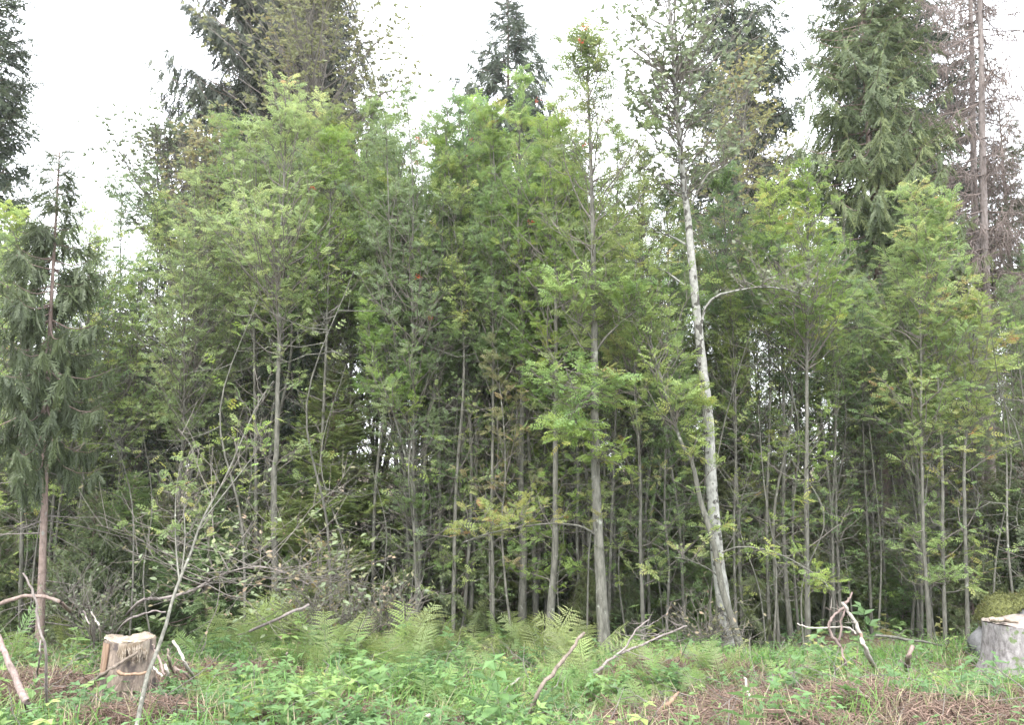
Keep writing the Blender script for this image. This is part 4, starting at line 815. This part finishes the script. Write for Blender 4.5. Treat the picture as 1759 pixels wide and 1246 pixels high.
for j, (lab, pts, w0, w1, m_) in enumerate([
  ('dark stick with a broken knot propped on the front of the left stump', [(151, 1177, 'g', .03), (177, 1160, 6.0), (205, 1140, 6.02), (237, 1121, 6.05)], 9, 7, 'brown_wood'),
  ('bright white slat leaning against the right front of the left stump', [(293, 1182), (289, 1160, 6.05), (284, 1143, 6.08)], 8, 6, 'white_wood'),
  ('pinkish slat above the bright white one at the left stump', [(284, 1160, 6.0), (276, 1140, 6.05), (266, 1120, 6.1), (262, 1108, 6.1)], 6, 4, 'pink_wood'),
  ('short white chip lying in front of the left stump', [(165, 1182), (172, 1172, 'g', .05), (175, 1166, 'g', .07)], 7, 8, 'white_wood'),
  ('long pale stake leaning left, furthest from the left stump', [(336, 1216-42), (322, 1145, 6.4), (308, 1118, 6.45), (297, 1102, 6.5)], 8, 7, 'white_wood'),
  ('dull brown stake standing between the stump and the long pale stake', [(300, 1163), (292, 1140, 6.4), (288, 1116, 6.4)], 8, 5, 'brown_wood'),
  ('red-tinged stick crossing low behind the brown stake', [(340, 1183), (322, 1162, 6.2), (300, 1146, 6.2)], 6, 4, 'pink_wood'),
  ('brown curved slab lying across the foot of the left stump', [(202, 1154, 5.98), (218, 1160, 5.98), (240, 1158, 5.98), (262, 1153, 6.0)], 8, 6, 'orange_wood'),
  ('white splinter leaning under the stump rim at its right', [(279, 1163, 6.0), (270, 1153, 6.02), (263, 1146, 6.05)], 5, 5, 'white_wood'),
  ('long pale branch lying flat left of the stump foot', [(100, 1196, 'g', .04), (130, 1191, 'g', .06), (155, 1187, 'g', .06), (186, 1184, 'g', .04)], 7, 5, 'white_wood'),
  ('thin grey stick leaning left of the brown stake pile', [(318, 1175), (306, 1160, 6.2), (299, 1148, 6.2)], 3, 3, 'brown_wood')]):
    stick('wood_strip', lab, 'stick', pts, w0*.72, w1*.72, m_, 40+j, sides=6)
stick('wood_chunk', 'small weathered wood chunk in the herbs right of the left stump', 'wood chunk', [(357, 1148, 'g', .04), (366, 1154, 'g', .05)], 12, 9, 'dead_bark', 60, sides=6)
stick('wood_chunk', 'little white chip in the nettles at bottom left of centre', 'wood chunk', [(463, 1221, 'g', .06), (474, 1219, 'g', .06)], 6, 5, 'white_wood', 61, sides=5)
stick('wood_chunk', 'white upright chip standing in the ferns right of the stump', 'wood chunk', [(493, 1132, 'g', .1), (493, 1122, 'g', .25)], 4, 3, 'white_wood', 62, sides=5)
for nm_, cx_, cy_, nn, rr_ in (('stump_slash', 250, 1172, 800, .27), ('slash_heap', 1490, 1185, 900, .55)):
    A = Acc(); rng = np.random.default_rng(nn); c = ground(cx_, cy_); o = np.stack([c[0]+rng.normal(0, rr_, nn), c[1]+rng.normal(0, rr_*.45, nn), np.zeros(nn)], 1)
    o[:, 2] = gz(o[:, 0], o[:, 1])+np.abs(rng.normal(0, .06, nn))*np.exp(-((o[:, 0]-c[0])/rr_/1.5)**2); d = nrm(rng.normal(0, 1, (nn, 3))*[1, .7, .38]); L = rng.uniform(.08, .42, nn)
    Q = o[:, None]+L[:, None, None]*d[:, None]*np.linspace(-.5, .5, 4)[None, :, None]+rng.normal(0, .012, (nn, 4, 3)); Q[..., 2] = np.maximum(Q[..., 2], gz(Q[..., 0], Q[..., 1])+.003)
    tubes(A, Q, (.0018+.007*rng.random(nn)**3)[:, None]*np.array([[1, .9, .8, .5]]), 4, 0)
    if cx_ < 500:
        cb = np.array([base_l[0], base_l[1], base_l[2]]); k = 90; a = np.where(rng.random(90) < .6, rng.uniform(-1.2, .5, 90), rng.uniform(-3.2, .5, 90)); ra = rng.uniform(1.5, 2.9, k); ht = rng.uniform(.04, .27, k)
        p0 = cb+np.stack([r_l*ra*np.cos(a), r_l*ra*np.sin(a), np.zeros(k)], 1); p0[:, 2] = gz(p0[:, 0], p0[:, 1]); a2 = a+rng.normal(0, .35, k)
        p1 = cb+np.stack([r_l*1.30*np.cos(a2), r_l*1.22*np.sin(a2), ht], 1); p1 = p1+(p1-p0)*rng.uniform(-.3, .15, k)[:, None]
        Q = p0[:, None]*(1-np.linspace(0, 1, 4))[None, :, None]+p1[:, None]*np.linspace(0, 1, 4)[None, :, None]+rng.normal(0, .006, (k, 4, 3))
        tubes(A, Q, (.003+.009*rng.random(k)**2)[:, None]*np.array([[1, .9, .9, .6]]), 4, 0)
    x = mobj(nm_, A, [M['stump_chip' if cx_ < 500 else 'slash']]); x['kind'] = 'stuff'; tag(x, 'splintered sticks and strips heaped beside the pale stump' if cx_ < 500 else 'brown felling slash heaped under the bleached branch', 'brushwood')
A = Acc(); rng = np.random.default_rng(322); n = 900; c = ground(250, 1168)
o = np.stack([c[0]+rng.normal(0, .16, n), c[1]+rng.normal(0, .10, n), np.zeros(n)], 1); o[:, 2] = gz(o[:, 0], o[:, 1])+rng.uniform(.01, .06, n)
stamp(A, (np.array([(0, 0, 0), (.5, .3, .1), (1, 0, 0), (.5, -.3, 0)]), np.array([[0, 1, 2, 3]])), o, rng.normal(0, 1, (n, 3)), rng.normal(0, 1, (n, 3))+[0, 0, 1.5], .02, 0)
x = mobj('sawdust', A, [M['sawdust']]); x['kind'] = 'stuff'; tag(x, 'reddish sawdust and chips at the foot of the left stump', 'sawdust')

# ---- right stump, mossy boulder
root, base, h, r = stump('large grey-barked stump cut by the right edge, pale sawn slab on top', 1766, 1071, 1150, 128, 7.3, 330, 'stump_bark', 'cut_grey', flare=.3, irr=.04)
stick('wood_slab', 'bright flat offcut lying on the right-edge stump', 'wood slab', [(1700, 1066, 7.1), (1722, 1067, 7.1), (1748, 1069, 7.12)], 9, 6, 'cut_wood', 63, sides=4)
def boulder(label, c, rx, ry, rz, seed, moss=True):
    import bmesh
    from mathutils import noise, Vector
    def mk(extra, top):
        bm = bmesh.new(); bmesh.ops.create_icosphere(bm, subdivisions=5, radius=1)
        for v in bm.verts:
            p = v.co.copy(); d = 1+.30*noise.noise(p*1.3+Vector((seed, 0, 0)))+.12*noise.noise(p*3.2)+.02*noise.noise(p*12)+extra+(.025*noise.noise(p*16) if top else 0)
            v.co = Vector((p.x*rx*d, p.y*ry*d, p.z*rz*d))
        if top:
            kill = [v for v in bm.verts if v.co.z < rz*(.66+.30*noise.noise(v.co*5)) + .12*v.co.x + .45*rz*max(0, -v.co.y/ry)]
            bmesh.ops.delete(bm, geom=kill, context='VERTS')
        m = bpy.data.meshes.new('boulder'); bm.to_mesh(m); bm.free()
        for p in m.polygons: p.use_smooth = True
        return m
    root = thing('boulder', label, 'boulder', tuple(c)); m = mk(0, False); m.materials.append(M['rock']); link(bpy.data.objects.new('rock', m), root)
    if moss:
        m = mk(.05, True); m.materials.append(M['moss'])
        V = np.array([v.co for v in m.vertices]); r5 = np.random.default_rng(5); q = V[r5.integers(0, len(V), 6000)]+r5.normal(0, .01, (6000, 3)); A = Acc()
        stamp(A, (np.array([(0, -.15, 0), (0, .15, 0), (1, 0, 0)]), np.array([[0, 1, 2]])), q, nrm(q)+r5.normal(0, .5, (6000, 3)), r5.normal(0, 1, (6000, 3)), r5.uniform(.012, .035, 6000), 0)
        mo = link(bpy.data.objects.new('moss', m), root); mobj('moss_tufts', A, [M['moss']], mo)
g = G(1775, 8.3); boulder('grey boulder capped with golden moss behind the large stump at the right edge', (g[0]+.15, 8.4, g[2]+.10), .70, .55, .54, 4)
g = ground(1752, 1160); boulder('small pinkish grey rock in front of the large right-edge stump', (g[0], g[1], g[2]+.03), .10, .09, .07, 9, False)

# ================================================================ GROUND COVER
rg2 = np.random.default_rng(400)
SL = [(60, 1075, 1.3, .9), (60, 1205, 1.1, .7), (230, 1195, .5, .3), (150, 1060, 1.1, .8), (1490, 1215, 2.0, 1.1), (1270, 1232, .8, .5), (1640, 1225, 1.0, .5), (1700, 1180, .8, .4), (300, 1180, .5, .3), (230, 1245, .5, .25), (1160, 1165, .6, .5), (1120, 1240, .5, .25), (1400, 1240, .9, .3), (560, 1240, .35, .2), (1700, 1240, .7, .3), (470, 1165, .35, .2), (1110, 1165, .5, .4)]
SLW = [(ground(a, b), c, d) for a, b, c, d in SL]
def slash_w(x, y):
    f = np.zeros_like(x)
    for p, c, d in SLW: f = np.maximum(f, np.exp(-(((x-p[0])/c)**2+((y-p[1])/d)**2)**1.5))
    return f*np.clip(.72+.55*np.sin(x*2.9+1.1*np.sin(y*3.1))*np.cos(y*4.3+x), .12, 1)
def scatter(n, y0, y1, dens):
    out = np.zeros((0, 2))
    while len(out) < n:
        y = rg2.uniform(y0, y1, n*2); x = rg2.uniform(-1, 1, n*2)*(y*.68+.7); m = rg2.random(n*2) < dens(x, y)*np.clip((y*.68+.7)/(y1*.68+.7), 0, 1)
        out = np.vstack([out, np.stack([x[m], y[m]], 1)])
    out = out[:n]; return np.stack([out[:, 0], out[:, 1], gz(out[:, 0], out[:, 1])], 1)
up3 = np.array([0, 0, 1.])
HP = [herb_plant(RT, 6), herb_plant(RT, 5, True), herb_plant(RT, 7), herb_plant(RT, 4, True)]
def herbs(name, n, y0, y1, dens, hgt, kinds, mat, label, tint=.45, lean=.25):
    A = Acc(); o = scatter(n, y0, y1, dens); w_ = rg2.integers(0, len(kinds), n); cl = .25*np.sin(o[:, 0]*2.1+1)*np.cos(o[:, 1]*2.7)
    t = np.clip(tint+cl+rg2.normal(0, .18, n), 0, 1); sc = rg2.uniform(*hgt, n)*(1+.45*np.sin(o[:, 0]*3.1+o[:, 1]*1.7)*np.sin(o[:, 1]*4.1-o[:, 0])); sc = sc*np.where(rg2.random(n) < .06, 1.6, 1)
    D = up3+rg2.normal(0, lean, (n, 3)); U = rg2.normal(0, 1, (n, 3)); U[:, 2] = 0
    for j, k in enumerate(kinds):
        m = w_ == j; stamp(A, k, o[m]-[0, 0, .02], D[m], U[m], sc[m], 0, t[m])
    x = mobj(name, A, [M[mat]]); x['kind'] = 'stuff'; tag(x, label, 'undergrowth'); return x
hd = lambda x, y: np.clip(1.0-1.35*slash_w(x, y), .015, 1)*np.where(y > 7, .45, 1.)
herbs('undergrowth', 3700, 4.3, 8.8, hd, (.08, .25), HP, 'herb', 'knee-high nettles and raspberry leaves covering the clearing', .4)
herbs('undergrowth', 1100, 8, 11.5, lambda x, y: .5*np.ones_like(x), (.08, .28), HP, 'herb', 'shaded herbs along the foot of the thicket', .5)
def grass(n, y0, y1, dens, name, label, hgt, mat='grass', tint=.4):
    A = Acc(); o = scatter(n//9, y0, y1, dens); o = np.repeat(o, 9, 0); o[:, :2] += rg2.normal(0, .035, (len(o), 2)); N = len(o)
    D = up3*1.+rg2.normal(0, .38, (N, 3)); D[:, 2] = np.abs(D[:, 2])+.3; h2 = rg2.normal(0, 1, (N, 3)); h2[:, 2] = 0
    T = (np.array([(0, -.018, 0), (0, .018, 0), (.55, .014, -.06), (.55, -.014, -.06), (1, .001, -.42), (1, -.001, -.42)]), np.array([[0, 1, 2, 3], [3, 2, 4, 5]]))
    stamp(A, T, o, D, h2, rg2.uniform(*hgt, N), 0, np.clip(tint+rg2.normal(0, .22, N), 0, 1)); x = mobj(name, A, [M[mat]]); x['kind'] = 'stuff'; tag(x, label, 'grass'); return x
gd = lambda x, y: np.clip(.25+.5*np.sin(x*1.3+2)*np.cos(y*1.9)+.6*np.exp(-((x-3.6)/1.2)**2), .05, 1)*np.clip(1-1.3*slash_w(x, y), .01, 1)
grass(17000, 4.3, 9.5, gd, 'grass', 'tufts of fresh and dry grass in the clearing', (.08, .25))
grass(5000, 4.3, 9, lambda x, y: np.clip(.5*slash_w(x, y)+.15, 0, 1), 'dry_grass', 'straw-coloured dry grass over the brown slash', (.08, .26), tint=.95)
# brush litter
A = Acc(); n = 42000; o = scatter(n, 4.3, 9.6, lambda x, y: np.clip(slash_w(x, y)+.06, 0, 1)); az = rg2.uniform(0, 6.28, n); L = rg2.uniform(.05, .32, n)*rg2.uniform(.3, 1.2, n); e = rg2.normal(.0, .28, n)
d = np.stack([np.cos(az)*np.cos(e), np.sin(az)*np.cos(e), np.sin(e)], 1); hh = rg2.uniform(0.005, .12, n)*np.clip(.4+slash_w(o[:, 0], o[:, 1]), 0, 1); o[:, 2] += hh
Q = o[:, None]+L[:, None, None]*d[:, None]*np.linspace(-.5, .5, 3)[None, :, None]; Q[:, 1, 2] += rg2.normal(0, .02, n)
Q[:, 0] += rg2.normal(0, .02, (n, 3)); zz = gz(Q[..., 0], Q[..., 1]); Q[..., 2] = np.maximum(Q[..., 2], zz+.004)
tubes(A, Q, (.0012+.006*rg2.random(n)**4)[:, None]*np.array([[1, .9, .5]]), 3, 0)
x = mobj('brushwood_litter', A, [M['slash']]); x['kind'] = 'stuff'; tag(x, 'reddish-brown twigs and needles left from felling', 'brushwood')
A = Acc(); n = 3400; o = scatter(n, 4.3, 12, lambda x, y: np.clip(slash_w(x, y)+.25, 0, 1)); az = rg2.uniform(0, 6.28, n); L = rg2.uniform(.1, .7, n); e = rg2.normal(.15, .3, n)
d = np.stack([np.cos(az)*np.cos(e), np.sin(az)*np.cos(e), np.sin(e)], 1); Q = o[:, None]+up3*.02+L[:, None, None]*d[:, None]*np.linspace(0, 1, 4)[None, :, None]; Q[:, 1:] += rg2.normal(0, .03, (n, 3, 3))
tubes(A, Q, (.0015+.004*rg2.random(n)**2)[:, None]*np.array([[1, .9, .7, .4]]), 3, 0)
x = mobj('dead_twigs', A, [M['dead_twig']]); x['kind'] = 'stuff'; tag(x, 'pale dead twigs sticking up from the clearing floor', 'twigs')
# leaf litter and forest floor
A = Acc(); n = 12000; o = scatter(n, 4.3, 16, lambda x, y: np.ones_like(x)); o[:, 2] += rg2.uniform(.003, .03, n); D = rg2.normal(0, 1, (n, 3)); D[:, 2] *= .3
stamp(A, SIMPLE[0], o, D, up3+rg2.normal(0, .4, (n, 3)), rg2.uniform(.02, .06, n), 0, rg2.random(n)); x = mobj('leaf_litter', A, [M['dry_leaf']]); x['kind'] = 'stuff'; tag(x, 'brown fallen leaves scattered on the soil', 'leaf litter')

# ferns
def make_fern(seed, mat, n=8, L=.62):
    rng = np.random.default_rng(seed); root = thing('fern', 'x', 'fern', (0, 0, -50)); ms = []
    for q in range(3):
        TV, TF = FROND[q]; V = TV.copy()*L; x = TV[:, 0]; el = math.radians([62, 50, 70][q]); c = [.35, .55, .28][q]
        # arch: rise then bend over
        th = el-1.5*c*x; xx = np.cumsum(np.cos(el-1.5*c*np.linspace(0, 1, 50)))*L/50; zz_ = np.cumsum(np.sin(el-1.5*c*np.linspace(0, 1, 50)))*L/50
        px_ = np.interp(x, np.linspace(0, 1, 50), xx); pz_ = np.interp(x, np.linspace(0, 1, 50), zz_)
        V[:, 0] = px_-np.sin(th)*TV[:, 2]*L; V[:, 2] = pz_+np.cos(th)*TV[:, 2]*L-.25*np.abs(TV[:, 1])*L*.6
        a = Acc(); a.add(V, TF, 0, np.clip(.45+rng.normal(0, .1)+.2*x, 0, 1)); ms.append(a.mesh('frond', [M[mat]]))
    for q in range(n):
        o = link(bpy.data.objects.new('frond', ms[q % 3]), root); o.rotation_euler = (rng.normal(0, .25), rng.normal(0, .25), q*6.28/n+rng.uniform(-.3, .3)); s = rng.uniform(.6, 1.2); o.scale = (s, s, s)
    return root
FP = [make_fern(501, 'fern'), make_fern(502, 'fern_pale', 6, .68), make_fern(503, 'fern_pale', 5, .58), make_fern(504, 'fern', 7, .45)]
fz = [(200, 'on the slash at the far left'), (360, 'just right of the left stump'), (410, 'below the arching whitish sapling'), (480, 'in the patch right of the left stump'), (570, 'in front of the yellow-tipped bush'), (660, 'in front of the twiggy willow bush'), (740, 'in front of the bow-kinked rowan'), (820, 'in front of the lone slender rowan'), (900, 'in front of the dense stem clump'), (960, 'beside the long brown stick'), (1140, 'around the thick grey rowan foot'), (1320, 'at the foot of the white-speckled trunk'), (9999, 'near the slash heap at the right')]
spots = [(340, 1075), (375, 1068), (405, 1078), (350, 1098), (430, 1090), (395, 1100), (460, 1075), (440, 1110), (500, 1095), (530, 1080), (560, 1095), (510, 1115), (590, 1085), (620, 1100), (650, 1085), (665, 1105), (640, 1120), (690, 1095), (720, 1100),
         (755, 1098), (785, 1092), (810, 1105), (770, 1115), (835, 1095), (860, 1110), (885, 1105), (845, 1125), (910, 1112), (800, 1130), (730, 1125), (690, 1130), (600, 1125), (560, 1130), (480, 1130), (870, 1140), (930, 1125), (955, 1140), (1000, 1145),
         (1045, 1150), (1085, 1155), (1010, 1165), (1060, 1175), (1120, 1160), (1190, 1158), (1215, 1150), (1240, 1160), (1180, 1185), (1210, 1190), (1260, 1155), (1130, 1180), (1345, 1165), (1380, 1160), (1400, 1170), (1640, 1205), (1660, 1215), (570, 1240),
         (805, 1215), (830, 1235), (850, 1200), (760, 1190), (700, 1180), (1100, 1205), (540, 1150), (150, 1090), (20, 1120), (110, 1110), (1165, 1205), (975, 1190), (20, 1040), (1110, 1225)]
spots += [(rg2.uniform(340, 1130), rg2.uniform(1120, 1235)) for _ in range(30)]+[(rg2.uniform(330, 1330), rg2.uniform(1070, 1115)) for _ in range(26)]
for j, (x_, y_) in enumerate(spots):
    y_ = min(y_+18, 1250); g = ground(x_, y_); lab = next(t for a, t in fz if x_ < a)
    o = place(FP, 'f', (0 if y_ > 1185 else [1, 2, 1, 3, 0][j % 5]), tuple(g), rg2.uniform(0, 6.28), rg2.uniform(.5, 1.05)*(1.0 if y_ < 1170 else .6), '', ''); reg(o, x_+y_*.001, 'arching lacy fern' if y_ < 1175 else 'small low fern', lab, 'ferns in the clearing')
write_labels()
if VEIL:  # added thin scatter box imitating lens veil, lifts the dark interior
    A = Acc(); x0, x1, y0, y1, z0, z1 = -60, 60, -5, 60, -4, 24
    V = [(x, y, z) for z in (z0, z1) for y in (y0, y1) for x in (x0, x1)]
    A.add(V, [[0, 2, 3, 1], [4, 5, 7, 6], [0, 1, 5, 4], [2, 6, 7, 3], [0, 4, 6, 2], [1, 3, 7, 5]])
    m, n = newmat('glare_veil'); p = n.nodes.new('ShaderNodeVolumePrincipled'); p.inputs['Density'].default_value = VEIL; p.inputs['Color'].default_value = (.95, .96, 1, 1); p.inputs['Anisotropy'].default_value = .3
    o = n.nodes.new('ShaderNodeOutputMaterial'); n.links.new(p.outputs[0], o.inputs['Volume']); x = mobj('glare_veil', A, [m]); x['kind'] = 'stuff'
for o in list(S.objects):                              # prototypes never placed
    if o.parent is None and o.get('label') == 'x':
        for c in list(o.children): bpy.data.objects.remove(c)
        bpy.data.objects.remove(o)
